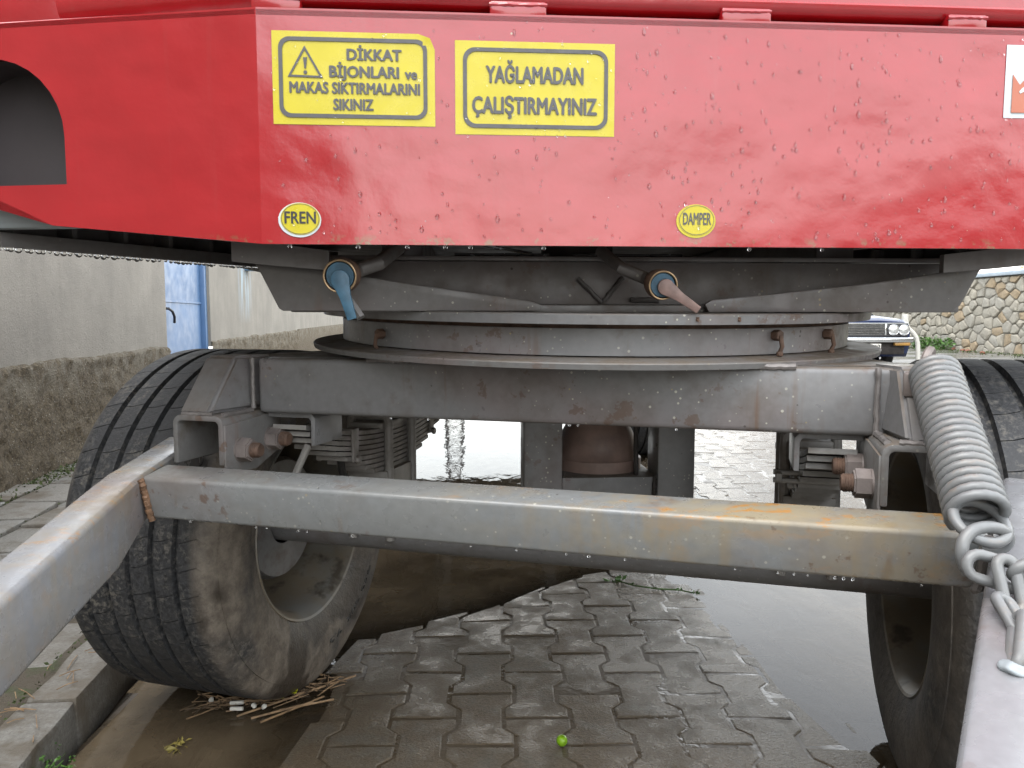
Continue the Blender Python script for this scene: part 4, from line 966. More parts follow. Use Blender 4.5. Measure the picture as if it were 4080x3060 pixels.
# hinge brackets: channel, sloping block, bolts
def bracket(s_):
    cx = s_ * .632; hw = .057; t_ = .011; zt, zb_ = .830, .735
    bm = bmesh.new()
    def prof(h, top, ro, n=6):
        c_ = [(-h, zb_)] + [(-h + ro - ro * cos(pi / 2 * k / n), top - ro + ro * sin(pi / 2 * k / n)) for k in range(n + 1)] + [(h - ro + ro * sin(pi / 2 * k / n), top - ro + ro * cos(pi / 2 * k / n)) for k in range(n + 1)] + [(h, zb_)]
        return c_
    oo = prof(hw, zt, .018); ii = prof(hw - t_, zt - t_, .009)
    poly = [(cx + a, b) for a, b in oo] + [(cx + a, b) for a, b in ii[::-1]]
    prism(bm, poly, -.59, -.40, BG, 'xz', .002); br_ = obj('hinge_bracket', bm, 'dusty_paint', T)
    # inner cheek tail with cut corner
    xi = cx - s_ * hw
    bm = bmesh.new(); prism(bm, [(-.588, .736), (-.588, .72), (-.49, .712), (-.40, .742), (-.398, .822), (-.588, .812)], xi - s_ * .001 - .002, xi - s_ * .001 + .003, BG, 'yz', .001); obj('cheek', bm, 'dusty_paint', br_)
    # sloping block standing on the channel against the beam end
    bm = bmesh.new(); a0, a1 = sorted((s_ * .590, s_ * .672)); 
    f_, b_, o_ = s_ * .612, s_ * .5835, s_ * .684
    fi, fo, bi, bo_ = (f_, o_, b_, o_) if s_ > 0 else (o_, f_, o_, b_)
    vs_ = [(fi, -.583, .831), (fo, -.583, .831), (bo_, -.40, .831), (bi, -.40, .831), (fi, -.492, .940), (fo, -.492, .940), (bo_, -.40, .940), (bi, -.40, .940)]
    t = bmesh.new(); q = [t.verts.new(p) for p in vs_]
    for f in ((0, 3, 2, 1), (4, 5, 6, 7), (0, 1, 5, 4), (1, 2, 6, 5), (2, 3, 7, 6), (3, 0, 4, 7)): t.faces.new([q[i] for i in f])
    bmesh.ops.bevel(t, geom=t.edges[:], offset=.007, segments=3, affect='EDGES'); merge(bm, t, BG); bl = obj('end_block', bm, 'beam_paint', T)
    bm = bmesh.new(); e_ = s_ * .586
    bead(bm, BG @ V((e_, -.474, .832)), BG @ V((e_, -.474, .936)), .0048, 11); bead(bm, BG @ V((s_ * .60, -.585, .832)), BG @ V((s_ * .668, -.585, .832)), .005, 12); bead(bm, BG @ V((e_, -.575, .829)), BG @ V((e_, -.48, .829)), .006, 13)
    obj('weld', bm, 'weld', bl)
    for by_, z_ in ((-.541, .759), (-.439, .766)):
        bm = bmesh.new(); hexnut(bm, V((xi - s_ * .017, by_, z_)), V((-s_, 0, 0)), .0238, .028, BG)
        lathe(bm, [(0, .024), (.003, .024), (.003, .001)], BG @ Matrix.Translation((xi - s_ * .003, by_, z_)) @ Matrix.Rotation(pi if s_ > 0 else pi, 4, 'Z') @ (I4 if s_ > 0 else Matrix.Rotation(pi, 4, 'Z')), 20)
        nb = obj('hinge_bolt', bm, 'bolt_rust', br_)
        bm = bmesh.new(); x0 = xi - s_ * .030
        lathe(bm, [(0, .0145)] + [(s_ * -.0020 * k, .0150 if k % 2 else .0138) for k in range(1, 9)] + [(s_ * -.019, .012), (s_ * -.019, .001)], BG @ Matrix.Translation((x0, by_, z_)), 20)
        obj('bolt_thread', bm, 'rust', br_)
bracket(-1); bracket(1)

# ---- tipping cylinder cradle hanging through the ring
def cr(x, y): 
    d = fw + V((1, 0, 0)) * (x * 1.8445 - 2040) / FPX + upv * (1530 - y * 1.8445) / FPX
    B0 = BD.inverted(); o_ = B0 @ V((0, 0, CAMH)); dd = B0.to_3x3() @ d; s_ = (CRV - o_.y) / dd.y; q = o_ + dd * s_; return q.x, q.z
CRV = .56
u0, z0 = cr(1132, 1000); u1, _ = cr(1215, 1000); u2, _ = cr(1421, 1000); u3, _ = cr(1501, 1000); _, zc = cr(1300, 1032)
bm = bmesh.new(); box(bm, (u0, CRV, zc - .14), (u1, CRV + .10, 1.05), BD, .004); ck = obj('cylinder_cradle', bm, 'beam_paint', T)
bm = bmesh.new(); box(bm, (u2, CRV, zc - .14), (u3, CRV + .10, 1.05), BD, .004); obj('hanger', bm, 'beam_paint', ck)
bm = bmesh.new(); box(bm, (u1, CRV + .004, zc - .09), (u2, CRV + .30, zc), BD, .003); obj('shelf', bm, 'beam_paint', ck)
um = (u1 + u2) / 2 - .006; ru = (u2 - u1) / 2 * .96
bm = bmesh.new(); DX = Matrix.Translation(BD @ V((um, CRV + .03 + ru, zc))) @ Matrix.Rotation(-pi / 2, 4, 'Y')
lathe(bm, [(.001, ru * 1.0), (.028, ru * 1.0), (.032, ru * .94), (.06, ru * .90), (.09, ru * .82), (.115, ru * .70), (.13, ru * .55), (.14, ru * .3), (.142, .001)], DX, 40); obj('cylinder_foot', bm, 'dome_primer', ck, 50)
bm = bmesh.new(); tube(bm, [BD @ V((u2 - .045, CRV + .03, zc + .0)), BD @ V((u2 - .05, CRV + .03, 1.03))], .006, 8); obj('rod', bm, 'dark_steel', ck)
bm = bmesh.new(); bead(bm, BD @ V((u2 - .008, CRV + .0, zc - .05)), BD @ V((u2 - .006, CRV + .0, zc + .004)), .005, 3); obj('weld', bm, 'dark_steel', ck)

# ---- axle, leaf springs
bm = bmesh.new(); X = BG @ Matrix.Translation((0, 0, .465)); lathe(bm, [(-.845, .001), (-.845, .062), (.845, .062), (.845, .001)], X, 28); obj('axle', bm, 'grey_paint', T)
def ribbon(bm, cx, wd, ztop, th, half, k, flat=False, b0=None, b1=None, n=16):
    b0 = -half if b0 is None else b0; b1 = half if b1 is None else b1; rows = []
    for i in range(n + 1):
        b = b0 + (b1 - b0) * i / n; z = ztop + k * b * b; sl_ = 2 * k * b; l_ = sqrt(1 + sl_ * sl_); nb, nz_ = -sl_ / l_, 1 / l_
        rows.append([bm.verts.new(BG @ V((cx + dx, b - nb * dd, z - nz_ * dd))) for dx, dd in ((-wd / 2, 0), (wd / 2, 0), (wd / 2, th), (-wd / 2, th))])
    for A, B in zip(rows, rows[1:]):
        for q in range(4): bm.faces.new((A[q], A[(q + 1) % 4], B[(q + 1) % 4], B[q]))
    bm.faces.new(rows[0]); bm.faces.new(rows[-1][::-1])
def leafpack(s_):
    cx = s_ * .525; wd = .078; K = .30; ZS = .738; bm = bmesh.new(); box(bm, (cx - .044, -.095, ZS + .001), (cx + .044, .095, ZS + .016), BG, .003); sp = obj('leaf_spring', bm, 'leaf_paint', T)
    bm = bmesh.new(); box(bm, (cx - .055, -.09, .505), (cx + .055, .09, ZS - .107), BG, .004); obj('spring_seat', bm, 'leaf_paint', sp)
    for i, h in enumerate((.44, .425, .41, .36, .31, .265, .22, .175, .13)):
        bm = bmesh.new(); ribbon(bm, cx, wd, ZS - i * .0122, .0096, h, K); obj('leaf', bm, 'leaf_paint', sp)
    for by_ in (-.072, .072):
        bm = bmesh.new(); w_ = .052; pts_ = [V((cx - w_, by_, .45)), V((cx - w_, by_, .745))] + [V((cx - w_ + .016 - .016 * cos(a_), by_, .755 + .016 * sin(a_))) for a_ in (.3, .8, 1.3)] + [V((cx + w_ - .016 + .016 * cos(a_), by_, .755 + .016 * sin(a_))) for a_ in (1.3, .8, .3)] + [V((cx + w_, by_, .745)), V((cx + w_, by_, .45))]
        tube(bm, [BG @ p for p in pts_], .0115, 10); obj('u_bolt', bm, 'leaf_paint', sp)
    for by_ in (-.235, .235):
        bm = bmesh.new(); zt = ZS + K * by_ * by_ + .004
        ribbon(bm, cx, wd + .012, zt + .0 - K * by_ * by_, .005, .1, K, b0=by_ - .014, b1=by_ + .014, n=2)
        for q in (-1, 1): box(bm, (cx + q * (wd / 2 + .004) - .003, by_ - .014, zt - .075), (cx + q * (wd / 2 + .004) + .003, by_ + .014, zt + .002), BG, .001)
        cyl(bm, BG @ V((cx - wd / 2 - .016, by_, zt - .07)), BG @ V((cx + wd / 2 + .016, by_, zt - .07)), .006, 8); hexnut(bm, V((cx - wd / 2 - .012, by_, zt - .07)), (1, 0, 0), .010, .009, BG); hexnut(bm, V((cx + wd / 2 + .012, by_, zt - .07)), (1, 0, 0), .010, .009, BG)
        obj('spring_clip', bm, 'leaf_paint', sp)
    for sg in (-1, 1):                                       # slipper hangers under the side beam
        bm = bmesh.new(); y0_, y1_ = sorted((sg * .30, sg * .345 if sg > 0 else -.36)); y0_, y1_ = (-.445, -.33) if sg < 0 else (.33, .445)
        h_ = .062; prism(bm, [(cx - h_, .755), (cx - h_, .812), (cx - h_ + .008, .822), (cx + h_ - .008, .822), (cx + h_, .812), (cx + h_, .755), (cx + h_ - .009, .755), (cx + h_ - .009, .806), (cx + h_ - .014, .812), (cx - h_ + .014, .812), (cx - h_ + .009, .806), (cx - h_ + .009, .755)], y0_, y1_, BG, 'xz', .001); obj('hanger', bm, 'grey_paint', sp)
    bm = bmesh.new(); box(bm, (cx - .03, -.44, .823), (cx + .03, -.362, .8345), BG, .002); obj('packing', bm, 'grey_paint', sp)
    if s_ > 0: return
    # radius rod and brake hose down to the axle
    bm = bmesh.new(); tube(bm, [BG @ V((cx - s_ * .02, -.40, .75)), BG @ V((cx + s_ * .02, -.41, .66)), BG @ V((cx + s_ * .05, -.40, .57))], .008, 8); obj('radius_rod', bm, 'leaf_paint', sp)
    bm = bmesh.new(); tube(bm, [BG @ V((cx - s_ * .03, -.30, .80)), BG @ V((cx - s_ * .01, -.24, .66)), BG @ V((cx + s_ * .03, -.12, .58)), BG @ V((cx + s_ * .05, .02, .53))], .009, 8); obj('brake_hose', bm, 'tyre_black', sp)
leafpack(-1); leafpack(1)
bm = bmesh.new()
for z_ in (.716, .700): tube(bm, [BG @ V((.44, -.26, z_)), BG @ V((.56, -.27, z_ + .002))], .0055, 8)
hexnut(bm, V((.45, -.26, .708)), (1, 0, 0), .014, .012, BG); obj('clamp_rods', bm, 'leaf_paint', T)

# ---- wheels
R_, W_ = .465, .435
def tyre_prof():
    p = [(-.175, .258), (-.192, .262), (-.203, .285), (-.213, .32), (-.2175, .36), (-.214, .395), (-.207, .420), (-.2065, .423), (-.204, .423), (-.199, .440), (-.190, .455), (-.178, .4625)]
    g_ = [-.126, -.063, 0, .063, .126]; x = -.178
    g_ = sorted(g_)
    for gx_ in g_:
        w_ = .0082; p += [(gx_ - .033, R_), (gx_ - w_, R_), (gx_ - w_ * .65, R_ - .012), (gx_ + w_ * .65, R_ - .012), (gx_ + w_, R_)]
    q = [(-a, b) for a, b in p[:12]][::-1]
    return p + q
def wheel(Mx, sgn, letter=False):
    "sgn: which local x side faces the frame"
    bm = bmesh.new(); s = sgn
    lathe(bm, [(s * .196, .262), (s * .199, .268), (s * .192, .272), (s * .176, .262), (s * .150, .256), (s * -.150, .256), (s * -.176, .262), (s * -.192, .272), (s * -.199, .268), (s * -.196, .262), (s * -.17, .247), (s * -.11, .240),
               (s * -.09, .20), (s * -.085, .10), (s * -.085, .001)], Mx, 64)
    lathe(bm, [(s * .196, .262), (s * .178, .250), (s * .150, .246), (s * .06, .236), (s * -.02, .232), (s * -.07, .215), (s * -.078, .12), (s * -.078, .001)], Mx, 64)
    wl = obj('wheel', bm, 'rim_paint', T, 30)
    bm = bmesh.new(); lathe(bm, [(s * -.07, .17), (s * .08, .17), (s * .10, .16), (s * .105, .07)], Mx, 40); obj('brake_drum', bm, 'dusty_paint', wl)
    bm = bmesh.new(); L = bm.loops.layers.uv.verify(); prof = tyre_prof(); NB = 46; angs = []
    for k in range(NB):
        for f_, cut in ((0, 0), (.48, 0), (.952, 0), (.958, 1), (.982, 1), (.988, 0)): angs.append(((k + f_) / NB, cut))
    rings = []
    for x, r in prof:
        tread = abs(x) < .179 and r > R_ - .006
        ph = (abs(((x + 10) / .0315) % 2 - 1) - .5) * .34 / NB if tread else 0
        rings.append([bm.verts.new(Mx @ V((x, (r - (.0028 if cut and tread else 0)) * cos(2 * pi * (a + ph)), (r - (.0028 if cut and tread else 0)) * sin(2 * pi * (a + ph))))) for a, cut in angs])
    n_ = len(angs)
    for i in range(len(prof) - 1):
        for k in range(n_):
            f = bm.faces.new((rings[i][k], rings[i][(k + 1) % n_], rings[i + 1][(k + 1) % n_], rings[i + 1][k]))
            for lp, (kk, ii) in zip(f.loops, ((k, i), (k + 1, i), (k + 1, i + 1), (k, i + 1))): lp[L].uv = (kk / n_, prof[ii][0])
    ty = obj('tyre', bm, 'tyre_rubber', wl, 35)
    if letter:
        def warp(p, a0=radians(-38)):
            r = .365 + p.y; th = a0 - p.x / .365               # tops outward, reading clockwise
            return V((s * (.2185 + .0012 - .30 * max(0, abs(r - .365) - .012)) + p.z * s, r * -cos(th) * -1, r * sin(th)))
        text_mesh('lettering', '435/50R19.5', .034, Mx, 'rubber_letter', wl, .27, .0012, 'CENTER', .0012, lambda p: warp(V((p.x, p.y, p.z))))
    return wl
WLm = BG @ Matrix.Translation((-.93, 0, R_)); WRm = BG @ Matrix.Translation((.93, 0, R_))
wl = wheel(WLm, 1, False); wl['label'] = 'muddy front wheel on the left, next to the kerb'
wr = wheel(WRm, -1); wr['label'] = 'shaded front wheel on the right'
# raised size lettering on the inner sidewall of the left tyre
def side_letter(wl, Mx, s, word, ang, wd, size):
    def warp(p):
        r = .362 + p.y; th = radians(ang) + p.x / .362         # th from local +z (up) turning so that words read clockwise from the frame side
        return V((s * (.2186 - .012 * abs(r - .362) / .03) + p.z * s, r * sin(th) * s, r * cos(th)))
    return text_mesh('lettering', word, size, Mx, 'rubber_letter', wl, wd, .0008, 'CENTER', .0015, warp)
side_letter(wl, WLm, 1, '435/50R19.5', 151, .30, .036)
RAX = BD @ V((UC, 4.42, 0))
for s_ in (-1, 1):
    q = wheel(BD @ Matrix.Translation((UC + s_ * .93, 4.42, R_)), -s_)
bm = bmesh.new(); X = BD @ Matrix.Translation((UC, 4.42, R_)); lathe(bm, [(-.82, .001), (-.82, .062), (.82, .062), (.82, .001)], X, 20); obj('rear_axle', bm, 'leaf_paint', T)
for s_ in (-1, 1):
    bm = bmesh.new()
    for i in range(7):
        rows = []
        for k in range(11):
            b = -.42 + .084 * k; b *= (1 - i * .1); z = .64 - i * .012 + .7 * b * b; rows.append([bm.verts.new(BD @ V((UC + s_ * .53 + dx, 4.42 + b, z - dz))) for dx, dz in ((-.04, 0), (.04, 0), (.04, .011), (-.04, .011))])
        for A, B in zip(rows, rows[1:]):
            for q in range(4): bm.faces.new((A[q], A[(q + 1) % 4], B[(q + 1) % 4], B[q]))
    obj('rear_spring', bm, 'leaf_paint', T)
    bm = bmesh.new(); box(bm, (UC + s_ * .53 - .05, 3.95, .79), (UC + s_ * .53 + .05, 4.9, 1.109), BD, .005); obj('rear_subframe', bm, 'under_paint', T)

# ---- drawbar: two arms and the cross bar, dropping 10 degrees to the front
SL = radians(10); HA = radians(18.6)
bar = None
def arm(s_):
    P0 = V((-.7105 if s_ < 0 else .732, -.70, .729)); f = V((-s_ * sin(HA), -cos(HA), 0)); fs = (f * cos(SL) + V((0, 0, -sin(SL)))).normalized()
    side = V((cos(HA), -s_ * sin(HA), 0)) if s_ > 0 else V((cos(HA), sin(HA), 0))
    side = V((f.y, -f.x, 0)).normalized() * (1 if True else 1); up_ = side.cross(fs).normalized()
    if up_.z < 0: up_ = -up_
    fb_ = f * cos(radians(5)) + V((0, 0, -sin(radians(5))))
    stations = [(P0 - fb_ * .30, .066), (P0 - fb_ * .10, .072), (P0 - fb_ * .015, .080), (P0 + fs * .05, .100), (P0 + fs * .13, .122), (P0 + fs * .80, .122), (P0 + fs * 1.5, .122)]
    bm = bmesh.new(); hw = .037; rows = []
    for p, h in stations:
        ring = []; r = .010
        for (a, b, c0) in ((-hw, 0, 0), (hw, 0, 1), (hw, -h, 2), (-hw, -h, 3)):
            sa = 1 if a > 0 else -1; sb = 1 if b == 0 else -1
            cxx, czz = a - sa * r, b - sb * r
            for k in range(4):
                t_ = pi / 2 * k / 3
                ang = {0: (pi - t_), 1: (pi / 2 - t_), 2: (-t_), 3: (-pi / 2 - t_)}[c0]
                ring.append(bm.verts.new(BG @ (p + side * (cxx + r * cos(ang)) + up_ * (czz + r * sin(ang)))))
        rows.append(ring)
    m = len(rows[0])
    for A, B in zip(rows, rows[1:]):
        for q in range(m): bm.faces.new((A[q], A[(q + 1) % m], B[(q + 1) % m], B[q]))
    bm.faces.new(rows[0]); bm.faces.new(rows[-1][::-1])
    return bm, P0, fs, side, up_
bm, PL0, FSL, SDL, UPL = arm(-1); drawbar = obj('drawbar', bm, 'arm_paint', T, 30)
bm, PR0, FSR, SDR, UPR = arm(1); obj('drawbar_arm', bm, 'arm_paint', drawbar, 30)
CBM = BG @ Matrix.Translation((0, -.70, .729)) @ Matrix.Rotation(SL, 4, 'X')
bm = bmesh.new(); box(bm, (-.672, 0, -.080), (.694, .072, 0), CBM, .007, 3); cb = obj('drawbar_cross_bar', bm, 'bar_paint', drawbar)
bm = bmesh.new(); bead(bm, CBM @ V((-.668, -.002, -.002)), CBM @ V((-.660, -.002, -.082)), .0062, 31, 34); obj('weld', bm, 'weld_rust', drawbar)
bm = bmesh.new(); bead(bm, CBM @ V((.690, -.002, -.002)), CBM @ V((.682, -.002, -.082)), .007, 32, 22); obj('weld', bm, 'weld', drawbar)

# ---- coil spring and chain at the right
def helix(p0, p1, rad0, rad1, turns, n=18, ph=0):
    p0, p1 = V(p0), V(p1); ax = (p1 - p0).normalized(); u = ax.orthogonal().normalized(); w_ = ax.cross(u); out = []
    N_ = int(turns * n)
    for i in range(N_ + 1):
        f = i / N_; a = 2 * pi * turns * f + ph; r = rad0 + (rad1 - rad0) * f
        out.append(p0.lerp(p1, f) + (u * cos(a) + w_ * sin(a)) * r)
    return out
SR = .0066
stp = px(3722, 1480, 1.175); sbt = px(3895, 2055, .925)
bm = bmesh.new(); tube(bm, helix(stp, sbt, .031, .0315, 22), SR, 10); cs = obj('coil_spring', bm, 'spring_paint', T, 60); cs['label'] = 'grey coil spring stretched from the beam end to the chain'
# end loops: one open coil, then the hook ring
def loop(c, rad, Xv, Yv, a0, a1, n=26, sq=1.0):
    return [V(c) + V(Xv) * rad * cos(a0 + (a1 - a0) * k / n) + V(Yv) * rad * sq * sin(a0 + (a1 - a0) * k / n) for k in range(n + 1)]
axs = (sbt - stp).normalized()
X_ = V((1, 0, 0)) - axs * axs.x; X_.normalize(); Y_ = axs.cross(X_)
l1 = px(3908, 2085, .915); l2 = px(3945, 2155, .905)
pts_ = loop(px(3905, 2078, .918), .032, V((1, .1, -.05)).normalized(), V((0, .75, .55)).normalized(), radians(150), radians(-215), 34)
bm = bmesh.new(); tube(bm, pts_, SR, 10); obj('end_coil', bm, 'spring_paint', cs, 60)
# big hook: ring then a swan-neck across the arm
hk = [px(x, y, d) for x, y, d in ((3862, 2150, .925), (3835, 2170, .92), (3828, 2185, .915), (3840, 2135, .905), (3880, 2108, .90), (3940, 2100, .898), (4000, 2112, .897), (4018, 2145, .896), (3995, 2180, .893), (3940, 2190, .892), (3895, 2175, .893))]
hk = [px(x, y, d) for x, y, d in ((3905, 2185, .922), (3950, 2192, .918), (4000, 2178, .914), (4018, 2145, .91), (3995, 2113, .905), (3940, 2100, .90), (3880, 2112, .896), (3843, 2150, .892), (3832, 2200, .888), (3842, 2250, .886), (3862, 2285, .884))]
sm_ = []
for i in range(len(hk) - 1):
    p0_, p1_, p2_, p3_ = hk[max(0, i - 1)], hk[i], hk[i + 1], hk[min(len(hk) - 1, i + 2)]
    for k in range(5):
        t_ = k / 5; sm_.append(.5 * ((2 * p1_) + (p2_ - p0_) * t_ + (2 * p0_ - 5 * p1_ + 4 * p2_ - p3_) * t_ ** 2 + (-p0_ + 3 * p1_ - 3 * p2_ + p3_) * t_ ** 3))
sm_.append(hk[-1])
bm = bmesh.new(); tube(bm, sm_, SR * 1.12, 12); obj('end_hook', bm, 'spring_paint', cs, 60)
bm = bmesh.new(); eye = px(3690, 1452, 1.185)
lathe(bm, [(-.006, .010), (-.006, .026), (-.003, .029), (.003, .029), (.006, .026), (.006, .010)], Matrix.Translation(eye) @ Matrix.Rotation(radians(-38), 4, 'Z') @ Matrix.Rotation(radians(12), 4, 'Y'), 28, True)
box(bm, (-.03, -.02, -.05), (.0, .02, -.012), Matrix.Translation(eye) @ Matrix.Rotation(radians(-30), 4, 'Z'), .004); obj('spring_eye', bm, 'bolt_rust', T)
# chain: first link is the open end link, the last one is welded to the arm
def link_mesh(c, d, nrm, L=.044, W=.017, r=.0047):
    c, d, nrm = V(c), V(d).normalized(), V(nrm); s_ = (nrm - d * nrm.dot(d)).normalized(); hl = L / 2 - W / 2 - r * .0; pts = []
    for k in range(9): a = -pi / 2 + pi * k / 8; pts.append(c + d * (hl + W * .62 * cos(a)) + s_ * W * .62 * sin(a))
    for k in range(9): a = pi / 2 + pi * k / 8; pts.append(c + d * (-hl + W * .62 * cos(a)) + s_ * W * .62 * sin(a))
    bm = bmesh.new(); tube(bm, pts, r, 10, True); return bm
K_ = 1.8445
chain = None
spec = [((3862, 2245), (4150, 2330), .862, .850, (.1, .25, 1), .022), ((4002, 2232), (4046, 2432), .850, .825, (1, .1, .25), .0155), ((3990, 2385), (4080, 2530), .825, .785, (.7, .9, .2), .0165), ((4060, 2465), (4042, 2655), .790, .732, (.45, .9, 0), .0155), ((4040, 2285), (4150, 2240), .846, .846, (0, -.6, 1), .0155)]
for (x0, y0), (x1, y1), d, d1, nr, wl_ in spec:
    a_, b_ = px(x0, y0, d), px(x1, y1, d1)
    bm = link_mesh((a_ + b_) / 2, b_ - a_, nr, (b_ - a_).length, wl_, .0064)
    if chain is None:
        chain = obj('chain', bm, 'spring_paint', T, 60); chain['label'] = 'grey welded chain tying the coil spring to the right drawbar arm'
    else: obj('chain_link', bm, 'spring_paint', chain, 60)
wp = px(4040, 2665, .728)
bm = bmesh.new(); t = bmesh.new(); bmesh.ops.create_icosphere(t, subdivisions=3, radius=.013)
for v in t.verts: v.co *= 1 + .35 * noise.noise(v.co * 90); v.co.z *= .55
merge(bm, t, Matrix.Translation(wp)); obj('weld', bm, 'pale_grey', chain, 60)

# ---- drips along wet lower edges
bm = bmesh.new()
for u in (.123, .198, .257, .296, .02, .41, .74, .86): drop(bm, BD @ V((u, .006, ZB - .003)), None, .0032, 1.3)
drips(dripA, dripB, 84, .006, 3)
drips(CBM @ V((-.64, .004, -.081)), CBM @ V((.62, .004, -.081)), 19, .0026, 4)
drips(BG @ V((-.3, -.466, ZBM)), BG @ V((.3, -.466, ZBM)), 9, .0024, 5)
obj('drips', bm, 'drop_water', T, 60, kind='stuff')

# ================================================================== small things on the ground
def gz(x, y): return max(0., ground(x, y))
fz = gz(.118, 1.734)
t = bmesh.new(); bmesh.ops.create_uvsphere(t, u_segments=20, v_segments=14, radius=.0135)
for v in t.verts:
    if v.co.z > .010: v.co.z -= (v.co.z - .010) * .7
bm = bmesh.new(); merge(bm, t, Matrix.Translation((.118, 1.734, fz + .0125)))
o = obj('green_plum', bm, 'fruit', None, 60); o['label'] = 'small round green plum lying on the wet pavers in the foreground'; o['category'] = 'fruit'
# drift of straw against the left tyre
rs = random.Random(8)
bm = bmesh.new(); c0, c1 = V((-.80, 1.93, .006)), V((-.50, 2.05, .006))
for k in range(120):
    f = rs.random(); p = c0.lerp(c1, f) + V((rs.gauss(0, .03), rs.gauss(0, .022) - .03 * sin(pi * f), rs.uniform(0, .014)))
    a = rs.gauss(radians(22), .55); L = rs.choice((.015, .03, .05, .08)) * rs.uniform(.6, 1.2); d = V((cos(a), sin(a), rs.gauss(0, .09))) * L
    tube(bm, [p - d * .5, p + V((0, 0, rs.uniform(-.002, .002))), p + d * .5], rs.uniform(.0008, .0018), 5)
for (a, b) in (((-.63, 1.84), (-.50, 1.96)), ((-.66, 1.86), (-.52, 1.93)), ((-.60, 1.90), (-.47, 1.945)), ((-.70, 1.87), (-.44, 2.08))):
    tube(bm, [V((*a, .008)), V((*b, .014))], .003, 6)
o = obj('straw_drift', bm, 'straw', None, 60, kind='stuff'); o['label'] = 'drift of straw and twigs washed against the left tyre'; o['category'] = 'straw'
bm = bmesh.new()
for k in range(140):
    f = rs.random(); p = c0.lerp(c1, f) + V((rs.gauss(0, .03), rs.gauss(0, .02) - .02, rs.uniform(0, .010))); a = rs.uniform(0, 6.3); d = V((cos(a), sin(a), rs.gauss(0, .15))) * rs.uniform(.006, .025)
    tube(bm, [p - d, p + d], rs.uniform(.001, .0022), 5)
o = obj('twig_litter', bm, 'twig', None, 60, kind='stuff'); o['label'] = 'dark twig litter mixed into the straw by the left tyre'; o['category'] = 'litter'
for k, (x, y, L, lab) in enumerate(((-.715, 1.915, .034, 'white cigarette butt on the straw, the one nearest the tyre'), (-.705, 1.885, .032, 'white cigarette butt on the straw, lying in front of the other'))):
    bm = bmesh.new(); p = V((x, y, .020)); d = V((cos(.1 - k * .1), sin(.1 - k * .1), 0)) * L * .5; cyl(bm, p - d, p + d, .0052, 12); o = obj('cigarette_butt', bm, 'paper_white', None); o['label'] = lab; o['category'] = 'litter'; o['group'] = 'cigarette butts in the straw'
for k, (x, y) in enumerate(((-.668, 1.905), (-.64, 1.90), (-.79, 1.935))):
    bm = bmesh.new(); t = bmesh.new(); bmesh.ops.create_icosphere(t, subdivisions=2, radius=.007)
    for v in t.verts: v.co *= 1 + .4 * noise.noise(v.co * 150 + V((k, 0, 0)))
    merge(bm, t, Matrix.Translation((x, y, .018))); o = obj('foam_bit', bm, 'paper_white', None); o['label'] = 'small white foam crumb in the straw, ' + ('just right of the cigarette butts', 'nearest the yellow wrapper', 'at the left end of the straw')[k]; o['category'] = 'litter'; o['group'] = 'foam crumbs in the straw'
bm = bmesh.new(); g = []
for i in range(7):
    g.append([bm.verts.new(V((-.63 + i * .010, 1.925 + j * .008 + i * .003, .020 + .004 * sin(i * 1.7 + j) + .002 * i))) for j in range(4)])
for i in range(6):
    for j in range(3): bm.faces.new((g[i][j], g[i + 1][j], g[i + 1][j + 1], g[i][j + 1]))
bmesh.ops.solidify(bm, geom=bm.faces[:], thickness=.0006)
o = obj('sweet_wrapper', bm, 'wrapper', None, 0); o['label'] = 'crumpled yellow-green sweet wrapper in the straw against the tyre'; o['category'] = 'wrapper'
# leaf scrap afloat in the brown puddle
bm = bmesh.new(); leaves(bm, V((-.80, 1.74, .004)), .03, 26, .022, rs, .12); o = obj('floating_leaf', bm, 'leaf_yellow', None, 0); o['label'] = 'torn green-yellow leaf floating in the brown puddle near the kerb'; o['category'] = 'leaf'
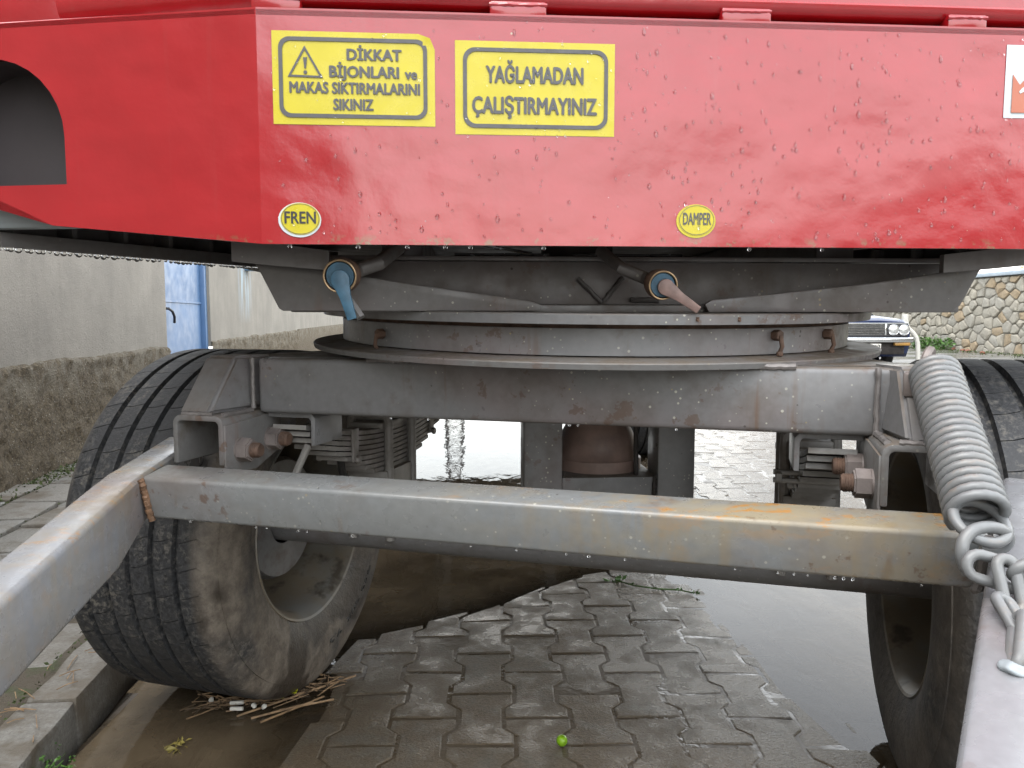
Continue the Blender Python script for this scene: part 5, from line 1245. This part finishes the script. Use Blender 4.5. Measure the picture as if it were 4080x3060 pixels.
# weed at the kerb
t = thing('kerb_weed', 'small green weed growing from the joint at the foot of the kerb', 'weed', (-1.03, 1.52, .0))
bm = bmesh.new()
for k in range(26):
    a = rs.uniform(0, 6.3); L = rs.uniform(.02, .06); b = V((-1.035 + rs.gauss(0, .02), 1.60 + rs.gauss(0, .02), .01)); e = b + V((cos(a) * L, sin(a) * L, rs.uniform(.015, .05)))
    leaves(bm, e, .012, 6, .014, rs); leaves(bm, b.lerp(e, .5), .01, 4, .012, rs)
obj('foliage', bm, 'leaf_green', t, 0); bm = bmesh.new()
for k in range(14):
    a = rs.uniform(0, 6.3); L = rs.uniform(.02, .05); tube(bm, [V((-1.035, 1.60, .0)), V((-1.035 + cos(a) * L, 1.60 + sin(a) * L, .04))], .0012, 4)
obj('stem', bm, 'leaf_green', t)
# moss at the wall foot, straw on the kerb and pavement
bm = bmesh.new()
for k in range(2600):
    y = rs.uniform(-1.6, 3.2); x = abs(rs.gauss(0, .09)) + .05; leaves(bm, WF @ V((x, y, .078)), .02, 2, .022, rs, .5)
for r in range(6):
    for k in range(160):
        p = KF @ V((-.155 - r * .265 + rs.gauss(0, .012), rs.uniform(-.4, 5), .075)); leaves(bm, p, .012, 2, .014, rs, .4)
obj('wall_foot_moss', bm, 'moss', None, 0, kind='stuff', label='green moss and grass along the foot of the plaster wall', category='moss')
bm = bmesh.new()
for k in range(120):
    p = KF @ V((-rs.uniform(.0, .9) ** 1.5, rs.uniform(-.8, 1.2), .1)); a = rs.uniform(0, 3.2); L = rs.uniform(.01, .045); d = V((cos(a), sin(a), 0)) * L
    tube(bm, [p - d, p + V((0, 0, .003)), p + d], .0012, 4)
obj('pavement_straw', bm, 'straw', None, 60, kind='stuff', label='dry straw and pine needles strewn on the kerb and pavement', category='straw')
# sprig and leaf litter on the pavers
bm = bmesh.new()
P_ = [V((.40, 2.86, .02)), V((.46, 2.80, .022)), V((.54, 2.775, .02)), V((.62, 2.77, .02)), V((.67, 2.74, .018))]
for p in P_: p.z = gz(p.x, p.y) + .008
tube(bm, P_, .003, 6); leaves(bm, P_[0], .03, 14, .03, rs, .5)
for p in P_[1:]: leaves(bm, p, .015, 5, .018, rs, .5)
o = obj('fallen_sprig', bm, 'leaf_green', None, 0); o['label'] = 'thin fallen sprig lying across the pavers below the cross bar'; o['category'] = 'sprig'
